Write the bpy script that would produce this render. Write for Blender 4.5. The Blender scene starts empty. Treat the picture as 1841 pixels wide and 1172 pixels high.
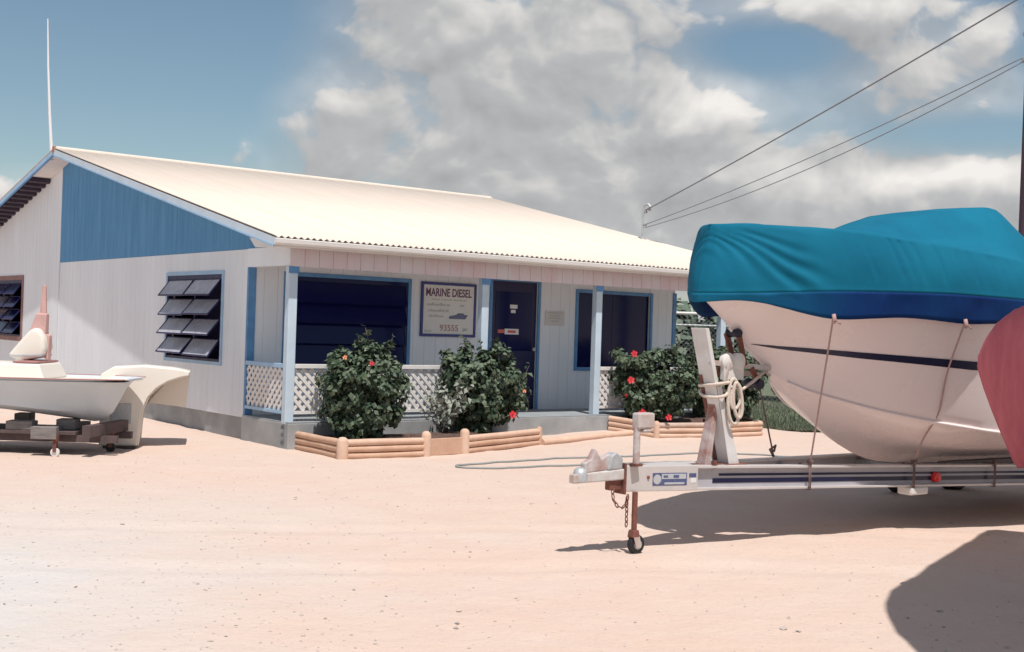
import bpy, math, random
import numpy as np
from mathutils import Vector, Matrix, noise
random.seed(7); rng = np.random.default_rng(11)
scn = bpy.context.scene
R = math.radians

# ------------------------------------------------------------------ camera
EYE = 1.6
camd = bpy.data.cameras.new('camera'); cam = bpy.data.objects.new('camera', camd)
scn.collection.objects.link(cam); scn.camera = cam
camd.sensor_fit = 'HORIZONTAL'; camd.sensor_width = 36; camd.lens = 2202.5 / 1841 * 36
camd.clip_start = .1; camd.clip_end = 3000
PITCH, ROLL = .0031, .0321
rt = Vector((1, 0, 0)); fw = Vector((0, math.cos(PITCH), math.sin(PITCH))); up = rt.cross(fw)
cr, sr = math.cos(ROLL), math.sin(ROLL)
c_r = rt * cr + up * sr; c_u = -rt * sr + up * cr
cam.matrix_world = Matrix(((c_r.x, c_u.x, -fw.x, 0), (c_r.y, c_u.y, -fw.y, 0), (c_r.z, c_u.z, -fw.z, EYE), (0, 0, 0, 1)))

# ------------------------------------------------------------------ light
SUN_EL = R(65); SUN_H = Vector((.3, -.954)).normalized()        # horizontal direction towards the sun
SUN_DIR = Vector((SUN_H.x * math.cos(SUN_EL), SUN_H.y * math.cos(SUN_EL), math.sin(SUN_EL)))
sl = bpy.data.lights.new('sun', 'SUN'); so = bpy.data.objects.new('sun', sl); scn.collection.objects.link(so)
sl.energy = 4.2; sl.angle = R(.55); sl.color = (1.0, .945, .885)
so.rotation_euler = (-SUN_DIR).to_track_quat('-Z', 'Y').to_euler(); so.location = (0, 0, 30)
scn.view_settings.view_transform = 'Standard'; scn.view_settings.look = 'None'
scn.view_settings.gamma = 1; scn.view_settings.exposure = .12; scn.view_settings.use_curve_mapping = False

# ------------------------------------------------------------------ sky with clouds
SKY_STRENGTH = .088
world = bpy.data.worlds.new('World'); scn.world = world; world.use_nodes = True
wn = world.node_tree; wn.nodes.clear(); WL = wn.links.new
def wnode(t, **k):
    n = wn.nodes.new(t)
    for a, b in k.items(): setattr(n, a, b)
    return n
def wmath(op, a, b=None, c=None, clamp=False, tree=None):
    t = tree or wn
    n = t.nodes.new('ShaderNodeMath'); n.operation = op; n.use_clamp = clamp
    for i, v in enumerate((a, b, c)):
        if v is None: continue
        if isinstance(v, (int, float)): n.inputs[i].default_value = v
        else: t.links.new(v, n.inputs[i])
    return n.outputs[0]
def sky_group(name, fill):
    g = bpy.data.node_groups.new(name, 'ShaderNodeTree')
    g.interface.new_socket('az', in_out='INPUT', socket_type='NodeSocketFloat'); g.interface.new_socket('el', in_out='INPUT', socket_type='NodeSocketFloat')
    g.interface.new_socket('density', in_out='OUTPUT', socket_type='NodeSocketFloat')
    gi = g.nodes.new('NodeGroupInput'); go = g.nodes.new('NodeGroupOutput')
    g.links.new(fill(g, gi.outputs[0], gi.outputs[1], lambda *a, **k: wmath(*a, tree=g, **k)), go.inputs[0]); return g
def noise_part(det):
    def fill(g, az, el, M):
        cb = g.nodes.new('ShaderNodeCombineXYZ'); g.links.new(az, cb.inputs[0]); g.links.new(M('MULTIPLY', el, 1.35), cb.inputs[1])
        def nz(scale, detail, rough, dist=0):
            n = g.nodes.new('ShaderNodeTexNoise'); n.noise_dimensions = '2D'; n.inputs['Scale'].default_value = scale; n.inputs['Detail'].default_value = detail
            n.inputs['Roughness'].default_value = rough; n.inputs['Distortion'].default_value = dist; g.links.new(cb.outputs[0], n.inputs['Vector']); return n.outputs['Fac']
        tot = M('MULTIPLY', M('SUBTRACT', nz(9.5, det, .55, .3), .5), 1.7)
        vor = g.nodes.new('ShaderNodeTexVoronoi'); vor.feature = 'F1'; vor.voronoi_dimensions = '2D'; vor.inputs['Scale'].default_value = 17; vor.inputs['Detail'].default_value = 2.0 if det > 5 else 1.0; vor.inputs['Roughness'].default_value = .5; vor.normalize = True
        dv = g.nodes.new('ShaderNodeVectorMath'); dv.operation = 'ADD'; g.links.new(cb.outputs[0], dv.inputs[0])
        n3 = nz(20, 2, .5); cb3 = g.nodes.new('ShaderNodeCombineXYZ'); g.links.new(M('MULTIPLY', n3, .06), cb3.inputs[0]); g.links.new(M('MULTIPLY', n3, -.05), cb3.inputs[1]); g.links.new(cb3.outputs[0], dv.inputs[1])
        g.links.new(dv.outputs[0], vor.inputs['Vector'])
        return M('ADD', tot, M('MULTIPLY', M('SUBTRACT', .32, vor.outputs['Distance']), 1.0))
    return fill
# masses of cumulus: azimuth, elevation (deg), half sizes, strength
CLOUDS = [(-.5, 10.0, 8.6, 4.4, .62), (3.2, 14.2, 3.0, 3.4, .62), (-8.8, 10.0, 2.8, 2.0, .42), (-5.7, 13.8, 3.8, 3.0, .34), (8.3, 10.3, 2.4, 1.9, .58), (11.3, 13.0, 3.0, 1.1, -.75),
          (14.6, 15.2, 5.0, 1.1, .70), (18.6, 12.0, 3.6, 2.0, .72), (21.6, 15.4, 2.2, .8, -.7), (23.2, 12.6, 1.3, 1.1, -.6), (20.6, 9.2, 4.5, .75, -.62), (15.5, 6.8, 9.0, 2.0, .62), (1.5, 6.6, 9.0, 2.4, .45), (0, 3.2, 60, 3.2, .50), (-18, 12.5, 8.0, 6.5, -1.1), (-14, 6.0, 8, 2.5, .10)]
def mass_part(g, az, el, M):
    tot = None
    for a_, e_, rx, ry, amp in CLOUDS:
        dx = M('DIVIDE', M('SUBTRACT', az, R(a_)), R(rx)); dy = M('DIVIDE', M('SUBTRACT', el, R(e_)), R(ry))
        v_ = M('MULTIPLY', M('EXPONENT', M('MULTIPLY', M('ADD', M('MULTIPLY', dx, dx), M('MULTIPLY', dy, dy)), -1.0)), amp)
        tot = v_ if tot is None else M('ADD', tot, v_)
    return tot
G_N7 = sky_group('cloud_noise', noise_part(7)); G_N3 = sky_group('cloud_noise_soft', noise_part(4)); G_M = sky_group('cloud_masses', mass_part)
tc = wnode('ShaderNodeTexCoord'); sep = wnode('ShaderNodeSeparateXYZ'); WL(tc.outputs['Generated'], sep.inputs[0])
az_o = wmath('ARCTAN2', sep.outputs[0], sep.outputs[1]); el_o = wmath('ARCSINE', sep.outputs[2])
def dens(gr, da, de):
    n = wnode('ShaderNodeGroup'); n.node_tree = gr
    WL(wmath('ADD', az_o, da), n.inputs[0]); WL(wmath('ADD', el_o, de), n.inputs[1]); return n.outputs[0]
nA = dens(G_N7, 0, 0); nB = dens(G_N3, R(.3), R(.8)); mA = dens(G_M, 0, 0); mB = dens(G_M, R(.6), R(2.0))
d0 = wmath('ADD', nA, mA)
mask = wnode('ShaderNodeMapRange', interpolation_type='SMOOTHSTEP'); WL(d0, mask.inputs[0])
mask.inputs[1].default_value = .02; mask.inputs[2].default_value = .42
hz_m = wnode('ShaderNodeMapRange', interpolation_type='SMOOTHSTEP'); WL(mA, hz_m.inputs[0]); hz_m.inputs[1].default_value = -.42; hz_m.inputs[2].default_value = .6; hz_m.inputs[4].default_value = .62
mfac = wmath('MAXIMUM', mask.outputs[0], hz_m.outputs[0])
relief = wmath('ADD', wmath('MULTIPLY', wmath('SUBTRACT', nA, nB), .46), wmath('MULTIPLY', wmath('SUBTRACT', mA, mB), .36))
thick = wmath('MULTIPLY', wmath('SUBTRACT', d0, .45), -.10)
lum = wmath('ADD', wmath('ADD', relief, thick), .50)
lumc = wnode('ShaderNodeMapRange'); WL(lum, lumc.inputs[0]); lumc.inputs[1].default_value = .22; lumc.inputs[2].default_value = .92; lumc.inputs[3].default_value = .0; lumc.inputs[4].default_value = 1
ramp = wnode('ShaderNodeValToRGB'); WL(lumc.outputs[0], ramp.inputs[0])
ramp.color_ramp.elements[0].position = 0; ramp.color_ramp.elements[0].color = (.33, .34, .35, 1)
ramp.color_ramp.elements[1].position = 1; ramp.color_ramp.elements[1].color = (.83, .80, .765, 1)
e = ramp.color_ramp.elements.new(.45); e.color = (.455, .46, .465, 1)
sky = wnode('ShaderNodeTexSky', sky_type='NISHITA'); sky.sun_disc = False; sky.sun_elevation = SUN_EL
sky.sun_rotation = math.atan2(SUN_H.x, SUN_H.y); sky.air_density = 1.0; sky.dust_density = .6; sky.ozone_density = .6
cl = wnode('ShaderNodeVectorMath', operation='SCALE'); WL(ramp.outputs[0], cl.inputs[0]); cl.inputs['Scale'].default_value = 1 / SKY_STRENGTH
mx = wnode('ShaderNodeMix', data_type='RGBA'); WL(mfac, mx.inputs['Factor']); tint = wnode('ShaderNodeVectorMath', operation='MULTIPLY'); WL(sky.outputs[0], tint.inputs[0]); tint.inputs[1].default_value = (.95, 1.0, .94)
WL(tint.outputs[0], mx.inputs['A']); WL(cl.outputs[0], mx.inputs['B'])
bg = wnode('ShaderNodeBackground'); bg.inputs[1].default_value = SKY_STRENGTH; WL(mx.outputs['Result'], bg.inputs[0])
world.cycles.sampling_method = 'MANUAL'; world.cycles.sample_map_resolution = 512
scn.cycles.max_bounces = 6; scn.cycles.diffuse_bounces = 3; scn.cycles.glossy_bounces = 3; scn.cycles.use_denoising = True
wo = wnode('ShaderNodeOutputWorld'); WL(bg.outputs[0], wo.inputs[0])

# ------------------------------------------------------------------ helpers
COL = scn.collection
def new_obj(name, me, parent=None):
    o = bpy.data.objects.new(name, me); COL.objects.link(o)
    if parent is not None: o.parent = parent
    return o
def tag(o, label=None, cat=None, group=None, kind=None):
    if label: o['label'] = label
    if cat: o['category'] = cat
    if group: o['group'] = group
    if kind: o['kind'] = kind
    return o
def empty(name, loc=(0, 0, 0), rz=0, label=None, cat=None, group=None):
    o = new_obj(name, None); o.location = loc; o.rotation_euler = (0, 0, rz); o.empty_display_size = .3
    return tag(o, label, cat, group)
def dup(o, parent=None):
    c = o.copy(); COL.objects.link(c); c.parent = parent
    for ch in o.children: dup(ch, c)
    return c
class MB:
    def __init__(s): s.v = []; s.f = []
    def add(s, v, f):
        n = len(s.v); s.v += [tuple(p) for p in v]; s.f += [tuple(i + n for i in q) for q in f]; return s
    def box(s, x0, x1, y0, y1, z0, z1):
        return s.add([(x0, y0, z0), (x1, y0, z0), (x1, y1, z0), (x0, y1, z0), (x0, y0, z1), (x1, y0, z1), (x1, y1, z1), (x0, y1, z1)],
                     [(0, 3, 2, 1), (4, 5, 6, 7), (0, 1, 5, 4), (1, 2, 6, 5), (2, 3, 7, 6), (3, 0, 4, 7)])
    def hexa(s, p):   # 8 corner points, bottom ring then top ring
        return s.add(p, [(0, 3, 2, 1), (4, 5, 6, 7), (0, 1, 5, 4), (1, 2, 6, 5), (2, 3, 7, 6), (3, 0, 4, 7)])
    def bar(s, a, b, w, h, upv=(0, 0, 1)):   # rectangular bar between two points
        a = Vector(a); b = Vector(b); d = (b - a).normalized(); u = Vector(upv)
        sd = d.cross(u)
        if sd.length < 1e-4: sd = d.cross(Vector((1, 0, 0)))
        sd.normalize(); u = sd.cross(d).normalized(); sd *= w / 2; u *= h / 2
        return s.hexa([a - sd - u, a + sd - u, b + sd - u, b - sd - u, a - sd + u, a + sd + u, b + sd + u, b - sd + u])
    def tube(s, pts, r, n=8, caps=True):
        pts = [Vector(p) for p in pts]; rs = r if isinstance(r, (list, tuple)) else [r] * len(pts)
        n0 = len(s.v); prev = None
        for i, p in enumerate(pts):
            t = (pts[min(i + 1, len(pts) - 1)] - pts[max(i - 1, 0)]).normalized()
            if prev is None:
                a = t.cross(Vector((0, 0, 1)))
                if a.length < 1e-3: a = t.cross(Vector((1, 0, 0)))
            else: a = prev - t * prev.dot(t)
            a.normalize(); prev = a; b = t.cross(a)
            for k in range(n):
                q = 2 * math.pi * k / n; s.v.append(tuple(p + (a * math.cos(q) + b * math.sin(q)) * rs[i]))
        for i in range(len(pts) - 1):
            for k in range(n):
                k2 = (k + 1) % n; s.f.append((n0 + i * n + k, n0 + i * n + k2, n0 + (i + 1) * n + k2, n0 + (i + 1) * n + k))
        if caps:
            s.f.append(tuple(n0 + k for k in range(n))[::-1]); m = n0 + (len(pts) - 1) * n; s.f.append(tuple(m + k for k in range(n)))
        return s
    def lathe(s, c, ax, prof, n=20):   # prof: (distance along axis, radius)
        c = Vector(c); ax = Vector(ax).normalized()
        return s.tube_raw([c + ax * d for d, r in prof], [r for d, r in prof], ax, n)
    def tube_raw(s, pts, rs, ax, n):
        a = ax.cross(Vector((0, 0, 1)))
        if a.length < 1e-3: a = ax.cross(Vector((1, 0, 0)))
        a.normalize(); b = ax.cross(a); n0 = len(s.v)
        for p, r in zip(pts, rs):
            for k in range(n):
                q = 2 * math.pi * k / n; s.v.append(tuple(p + (a * math.cos(q) + b * math.sin(q)) * r))
        for i in range(len(pts) - 1):
            for k in range(n):
                k2 = (k + 1) % n; s.f.append((n0 + i * n + k, n0 + i * n + k2, n0 + (i + 1) * n + k2, n0 + (i + 1) * n + k))
        s.f.append(tuple(n0 + k for k in range(n))[::-1]); m = n0 + (len(pts) - 1) * n; s.f.append(tuple(m + k for k in range(n)))
        return s
    def prism(s, poly, fn, t0, t1):   # poly of (a, b), fn(a, b, t) -> xyz
        n = len(poly); v = [fn(a, b, t0) for a, b in poly] + [fn(a, b, t1) for a, b in poly]
        f = [tuple(range(n))[::-1], tuple(range(n, 2 * n))] + [(i, (i + 1) % n, n + (i + 1) % n, n + i) for i in range(n)]
        return s.add(v, f)
    def grid(s, pts, close=False):    # pts[i][j]
        n0 = len(s.v); nj = len(pts[0])
        for row in pts: s.v += [tuple(p) for p in row]
        for i in range(len(pts) - 1):
            for j in range(nj - 1):
                s.f.append((n0 + i * nj + j, n0 + i * nj + j + 1, n0 + (i + 1) * nj + j + 1, n0 + (i + 1) * nj + j))
        return s
    def mesh(s, name, m=None, smooth=False, recalc=True):
        me = bpy.data.meshes.new(name); me.from_pydata(s.v, [], s.f)
        if recalc:
            import bmesh
            bm = bmesh.new(); bm.from_mesh(me); bmesh.ops.recalc_face_normals(bm, faces=bm.faces); bm.to_mesh(me); bm.free()
        if smooth:
            me.polygons.foreach_set('use_smooth', [True] * len(me.polygons))
        if m: me.materials.append(m)
        me.update(); return me
    def build(s, name, m, parent=None, smooth=False, bevel=0, recalc=True):
        o = new_obj(name, s.mesh(name, m, smooth, recalc), parent)
        if bevel:
            b = o.modifiers.new('edge', 'BEVEL'); b.width = bevel; b.segments = 2; b.limit_method = 'ANGLE'; b.angle_limit = R(40)
        if smooth and smooth != 2:
            try:
                o.data.set_sharp_from_angle(angle=R(38))
            except Exception: pass
        return o

def mat(name, col, rough=.6, var=.0, vscale=3, col2=None, bump=0, bscale=40, spec=.5, metal=0, stretch=None, coat=0, fine=0):
    m = bpy.data.materials.new(name); m.use_nodes = True; nt = m.node_tree; b = nt.nodes['Principled BSDF']
    b.inputs['Base Color'].default_value = (*col, 1); b.inputs['Roughness'].default_value = rough
    b.inputs['Specular IOR Level'].default_value = spec; b.inputs['Metallic'].default_value = metal; b.inputs['Coat Weight'].default_value = coat
    t = nt.nodes.new('ShaderNodeTexCoord'); vec = t.outputs['Object']
    if stretch:
        mp = nt.nodes.new('ShaderNodeMapping'); mp.inputs['Scale'].default_value = stretch; nt.links.new(vec, mp.inputs[0]); vec = mp.outputs[0]
    if var or col2:
        n = nt.nodes.new('ShaderNodeTexNoise'); n.inputs['Scale'].default_value = vscale; n.inputs['Detail'].default_value = 6; n.inputs['Roughness'].default_value = .62
        nt.links.new(vec, n.inputs['Vector'])
        rp = nt.nodes.new('ShaderNodeValToRGB'); nt.links.new(n.outputs['Fac'], rp.inputs[0])
        rp.color_ramp.elements[0].position = .35; rp.color_ramp.elements[1].position = .68
        c2 = col2 or tuple(max(0, c * (1 - var)) for c in col)
        rp.color_ramp.elements[0].color = (*c2, 1); rp.color_ramp.elements[1].color = (*col, 1)
        nt.links.new(rp.outputs[0], b.inputs['Base Color'])
        rr = nt.nodes.new('ShaderNodeMapRange'); nt.links.new(n.outputs['Fac'], rr.inputs[0]); rr.inputs[3].default_value = min(1, rough + .12); rr.inputs[4].default_value = max(.03, rough - .08)
        nt.links.new(rr.outputs[0], b.inputs['Roughness'])
    if bump:
        n = nt.nodes.new('ShaderNodeTexNoise'); n.inputs['Scale'].default_value = bscale; n.inputs['Detail'].default_value = 5
        nt.links.new(vec, n.inputs['Vector'])
        bp = nt.nodes.new('ShaderNodeBump'); bp.inputs['Strength'].default_value = bump; bp.inputs['Distance'].default_value = .01
        nt.links.new(n.outputs['Fac'], bp.inputs['Height']); nt.links.new(bp.outputs[0], b.inputs['Normal'])
    return m

M = {}
M['wall'] = mat('white_siding_paint', (.78, .82, .875), .7, .10, 1.4, bump=.08, bscale=30, stretch=(1, 1, .25))
M['wall_in'] = mat('siding_groove_paint', (.66, .69, .73), .8, .1, 3)
M['blue_wall'] = mat('faded_blue_siding_paint', (.10, .30, .53), .75, .0, 2.2, col2=(.07, .235, .46), bump=.1, bscale=30, stretch=(4, 4, .35))
M['blue_in'] = mat('blue_groove_paint', (.075, .22, .42), .8)
M['beam'] = mat('pink_tinted_fascia_paint', (.66, .62, .64), .75, 0, 3.5, col2=(.66, .51, .53), stretch=(1, 1, .4))
M['trim'] = mat('mid_blue_trim_paint', (.11, .29, .56), .55, .25, 6)
M['rake'] = mat('pale_blue_fascia_paint', (.36, .54, .74), .6, .12, 3)
M['rake_pale'] = mat('chalky_pale_blue_paint', (.60, .69, .78), .6, .1, 3)
M['post'] = mat('pale_blue_post_paint', (.53, .64, .74), .6, .1, 5)
M['white'] = mat('white_trim_paint', (.74, .72, .70), .55, .08, 4)
M['lattice'] = mat('white_lattice_paint', (.78, .75, .73), .6, .08, 8)
M['roof'] = mat('cream_white_sheet_metal', (.735, .635, .55), .6, .10, 1.6, stretch=(3.0, .22, .22))
M['rust_cap'] = mat('rusted_ridge_end', (.45, .2, .13), .8, .3, 20)
M['dark_wood'] = mat('dark_rafter_wood', (.05, .035, .06), .8, .3, 10)
M['soffit'] = mat('white_soffit_ply', (.72, .70, .69), .8, .08, 3)
M['deck'] = mat('roof_deck_ply', (.32, .28, .27), .85, .2, 4)
M['concrete'] = mat('grey_concrete', (.37, .38, .39), .85, .28, 2.5, bump=.3, bscale=60)
M['floor'] = mat('porch_floor_paint', (.33, .36, .38), .7, .2, 3)
M['dark_glass'] = mat('dark_navy_window_glass', (.004, .006, .060), .15, .0, spec=.25)
M['clear_glass'] = mat('dark_reflecting_glass', (.003, .004, .045), .04, spec=.5)
M['dark_frame'] = mat('dark_navy_window_frame', (.010, .011, .075), .5, .2, 8)
M['awning_glass'] = mat('dusty_grey_louvre_glass', (.50, .49, .55), .25, .3, 5, spec=.6)
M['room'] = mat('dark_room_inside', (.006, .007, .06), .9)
M['door'] = mat('dark_navy_door_paint', (.005, .006, .06), .4, .2, 4)
M['brown_frame'] = mat('pink_brown_window_frame', (.30, .17, .16), .7, .25, 7)
M['paper'] = mat('white_paper_notice', (.72, .73, .74), .8, .08, 30)
M['tan_paper'] = mat('faded_tan_notice', (.66, .63, .62), .8, .12, 40)
M['sign_face'] = mat('white_sign_board', (.70, .70, .69), .6, .06, 6)
M['sign_frame'] = mat('navy_sign_frame', (.05, .06, .24), .5, .2, 10)
M['letter_red'] = mat('maroon_navy_lettering', (.22, .045, .08), .6, 0, 22, col2=(.06, .05, .16))
M['letter_grey'] = mat('faded_grey_lettering', (.44, .44, .43), .7)
M['letter_num'] = mat('faded_red_numerals', (.44, .24, .21), .75, .2, 30)
M['sign_boat'] = mat('blue_grey_painted_boat', (.14, .16, .26), .7)
M['sticker_red'] = mat('red_sticker', (.55, .12, .10), .5)
M['log'] = mat('pinkish_landscape_timber', (.60, .40, .29), .8, 0, 5, col2=(.52, .32, .22), bump=.35, bscale=35)
M['log2'] = mat('pale_landscape_timber', (.66, .47, .36), .8, 0, 5, col2=(.58, .38, .28), bump=.35, bscale=35)
M['log3'] = mat('greyed_landscape_timber', (.56, .43, .36), .85, 0, 4, col2=(.46, .32, .26), bump=.5, bscale=30)
M['soil'] = mat('dark_reddish_soil', (.13, .075, .06), .95, .4, 12, bump=.8, bscale=50)
M['leaf'] = mat('hibiscus_leaf', (.075, .115, .06), .5, 0, 9, col2=(.032, .06, .042), spec=.35)
M['leaf_b'] = mat('hibiscus_leaf_grey_green', (.135, .17, .105), .55, 0, 9, col2=(.07, .10, .065), spec=.35)
M['leaf_pale'] = mat('silvery_plant_leaf', (.33, .36, .31), .6, .2, 9)
M['leaf_far'] = mat('far_tree_leaf', (.115, .15, .10), .6, 0, 1.5, col2=(.06, .10, .075))
M['bark'] = mat('bush_stem_bark', (.13, .10, .085), .85, .3, 15)
M['flower'] = mat('red_hibiscus_petal', (.62, .03, .04), .5, .2, 20)
M['flower_o'] = mat('orange_hibiscus_petal', (.75, .30, .16), .5, .1, 20)
M['teal'] = mat('teal_canvas_cover', (.005, .155, .255), .8, 0, 1.3, col2=(.004, .118, .205), bump=.25, bscale=220, spec=.15)
M['skirt'] = mat('navy_canvas_skirt', (.004, .045, .17), .8, 0, 1.1, col2=(.004, .026, .13), bump=.25, bscale=220, spec=.15)  # cover hem darkened to navy: its shade is put into the colour
M['gel'] = mat('white_hull_gelcoat', (.90, .79, .78), .25, .03, 1.2, coat=.15)
M['navy'] = mat('navy_hull_stripe', (.008, .010, .045), .3)
M['red_canvas'] = mat('maroon_canvas_wrap', (.56, .15, .18), .85, 0, 4, col2=(.44, .10, .13), stretch=(3, 3, .4), bump=.3, bscale=60)
M['rope_pink'] = mat('pinkish_cord', (.50, .33, .31), .9, .2, 60)
M['rope'] = mat('off_white_braided_rope', (.74, .64, .56), .9, .15, 60, bump=.6, bscale=260)
M['rope_dark'] = mat('brown_tie_down_cord', (.20, .13, .12), .9, .2, 60)
M['alu'] = mat('pale_aluminium_beam', (.66, .62, .61), .38, .12, 4, metal=.25)
M['web'] = mat('grey_beam_web', (.44, .43, .47), .5, .12, 4)
M['galv'] = mat('galvanised_steel', (.52, .54, .56), .48, 0, 14, col2=(.38, .40, .42), metal=.3)
def rusty(name, base, amt):
    return mat(name, base, .6, 0, 9, col2=(.24, .075, .045) if amt else base, bump=.2, bscale=50)
M['rust'] = mat('brown_rusted_steel', (.23, .085, .055), .85, 0, 14, col2=(.12, .05, .045), bump=.4, bscale=60)
M['galv_rust'] = mat('galvanised_steel_with_rust', (.60, .61, .62), .55, 0, 5.5, col2=(.45, .33, .28), metal=.1)
M['rust_mix'] = mat('peeling_galvanised_with_heavy_rust', (.60, .60, .61), .65, 0, 4.5, col2=(.27, .10, .07), bump=.2, bscale=50)
M['post_white'] = mat('chalky_white_galvanised_plate', (.72, .72, .73), .55, 0, 5, col2=(.60, .57, .55))
M['rubber'] = mat('black_rubber', (.012, .012, .018), .6, .2, 20)
M['black_roller'] = mat('dark_navy_roller_rubber', (.008, .008, .03), .5)
M['red_lens'] = mat('red_marker_lens', (.60, .03, .03), .2)
M['plate_blue'] = mat('navy_label_plate', (.10, .12, .26), .4, .3, 40)
M['plate_grey'] = mat('grey_label_plate', (.48, .50, .53), .4, .15, 30)
M['skiff'] = mat('pale_grey_blue_gelcoat', (.57, .635, .69), .35, .08, 1.5)
M['cream'] = mat('cream_gelcoat', (.78, .73, .66), .4, .05, 2)
M['skiff_rim'] = mat('maroon_rub_rail', (.36, .17, .16), .5)
M['pinkish'] = mat('faded_pink_metal', (.62, .38, .35), .6, .25, 8)
M['timber'] = mat('weathered_grey_timber', (.24, .215, .21), .85, .35, 6, bump=.4, bscale=40, stretch=(1, 6, 6))
M['timber_red'] = mat('reddish_weathered_timber', (.12, .085, .085), .85, .4, 6, bump=.4, bscale=40)
M['hose'] = mat('grey_garden_hose', (.30, .32, .32), .6, .15, 20)
M['wire'] = mat('dark_cable_sheath', (.20, .20, .22), .6)
M['pole'] = mat('dark_brown_utility_pole', (.10, .065, .09), .85, .3, 4, bump=.5, bscale=30, stretch=(4, 4, .3))
M['antenna'] = mat('white_fibreglass_whip', (.74, .73, .74), .4)
M['porcelain'] = mat('grey_insulator', (.30, .30, .31), .4)
M['stone'] = mat('pale_coral_stone', (.52, .44, .39), .9, 0, 3, col2=(.36, .315, .30))
M['canopy'] = mat('tan_canvas_canopy', (.45, .40, .34), .85, .1, 3)
M['grass'] = mat('grass_blade', (.115, .135, .085), .7, 0, .8, col2=(.085, .105, .07))
M['lawn'] = mat('lawn_soil_green', (.14, .165, .095), .95, .3, 2.5, bump=.5, bscale=30)

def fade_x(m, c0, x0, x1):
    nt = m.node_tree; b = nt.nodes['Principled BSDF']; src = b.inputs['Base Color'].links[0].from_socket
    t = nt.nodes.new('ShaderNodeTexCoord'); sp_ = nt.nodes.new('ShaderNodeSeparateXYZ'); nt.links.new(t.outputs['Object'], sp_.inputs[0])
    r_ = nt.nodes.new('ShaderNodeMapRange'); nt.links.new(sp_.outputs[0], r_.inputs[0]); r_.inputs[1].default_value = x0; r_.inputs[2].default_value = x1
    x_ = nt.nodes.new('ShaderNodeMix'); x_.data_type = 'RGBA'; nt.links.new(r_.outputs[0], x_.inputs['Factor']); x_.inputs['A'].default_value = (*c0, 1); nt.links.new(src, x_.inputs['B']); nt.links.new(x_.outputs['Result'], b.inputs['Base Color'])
fade_x(M['skirt'], (.005, .12, .215), .0, .9)  # painted shade eases off to teal at the bow
# sand and crushed coral ground
def ground_mat():
    m = bpy.data.materials.new('pink_beige_marl_ground'); m.use_nodes = True; nt = m.node_tree; L = nt.links.new; b = nt.nodes['Principled BSDF']
    b.inputs['Roughness'].default_value = .95; b.inputs['Specular IOR Level'].default_value = .15
    t = nt.nodes.new('ShaderNodeTexCoord'); V = t.outputs['Object']
    def nz(s, d=6, r=.6):
        n = nt.nodes.new('ShaderNodeTexNoise'); n.inputs['Scale'].default_value = s; n.inputs['Detail'].default_value = d; n.inputs['Roughness'].default_value = r; L(V, n.inputs['Vector']); return n.outputs['Fac']
    def mix(f, a, c, typ='MIX'):
        n = nt.nodes.new('ShaderNodeMix'); n.data_type = 'RGBA'; n.blend_type = typ
        if isinstance(f, float): n.inputs['Factor'].default_value = f
        else: L(f, n.inputs['Factor'])
        for k, v in (('A', a), ('B', c)):
            if isinstance(v, tuple): n.inputs[k].default_value = (*v, 1)
            else: L(v, n.inputs[k])
        return n.outputs['Result']
    def mr(x, a, c, lo=0, hi=1):
        n = nt.nodes.new('ShaderNodeMapRange'); L(x, n.inputs[0]); n.inputs[1].default_value = a; n.inputs[2].default_value = c; n.inputs[3].default_value = lo; n.inputs[4].default_value = hi; return n.outputs[0]
    base = mix(mr(nz(.22, 3), .35, .65), (.61, .485, .415), (.62, .465, .39))
    sp = nt.nodes.new('ShaderNodeSeparateXYZ'); L(V, sp.inputs[0])
    # crushed grey stone lies on the near left side of the yard
    side = nt.nodes.new('ShaderNodeMath'); side.operation = 'ADD'; L(mr(sp.outputs[0], -.6, -3.2), side.inputs[0]); L(mr(nz(.5, 4), .3, .7, -.35, .35), side.inputs[1])
    near = nt.nodes.new('ShaderNodeMath'); near.operation = 'MULTIPLY'; near.use_clamp = True; L(side.outputs[0], near.inputs[0]); L(mr(sp.outputs[1], 12.5, 7.0), near.inputs[1])
    base = mix(near.outputs[0], base, (.575, .545, .53))
    base = mix(mr(nz(1.7, 5), .42, .72, 0, .35), base, (.64, .55, .485))
    fine = nz(38, 4, .7); base = mix(mr(fine, .52, .75, 0, .40), base, (.47, .385, .335))
    vor = nt.nodes.new('ShaderNodeTexVoronoi'); vor.inputs['Scale'].default_value = 22; vor.inputs['Randomness'].default_value = 1; L(V, vor.inputs['Vector'])
    sepc = nt.nodes.new('ShaderNodeSeparateColor'); L(vor.outputs['Color'], sepc.inputs[0])
    peb = nt.nodes.new('ShaderNodeMath'); peb.operation = 'MULTIPLY'; L(mr(vor.outputs['Distance'], .30, .16), peb.inputs[0]); L(mr(sepc.outputs[0], .86, .9), peb.inputs[1])
    pb2 = nt.nodes.new('ShaderNodeMath'); pb2.operation = 'MULTIPLY'; L(peb.outputs[0], pb2.inputs[0]); L(mr(near.outputs[0], 0, 1, .30, .8), pb2.inputs[1])
    base = mix(pb2.outputs[0], base, (.36, .32, .32))
    L(base, b.inputs['Base Color'])
    h = nt.nodes.new('ShaderNodeMath'); h.operation = 'ADD'; L(fine, h.inputs[0]); L(mr(nz(9, 6), 0, 1, 0, 2.2), h.inputs[1])
    bp = nt.nodes.new('ShaderNodeBump'); bp.inputs['Strength'].default_value = .45; bp.inputs['Distance'].default_value = .018; L(h.outputs[0], bp.inputs['Height']); L(bp.outputs[0], b.inputs['Normal'])
    return m
M['ground'] = ground_mat()

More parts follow.
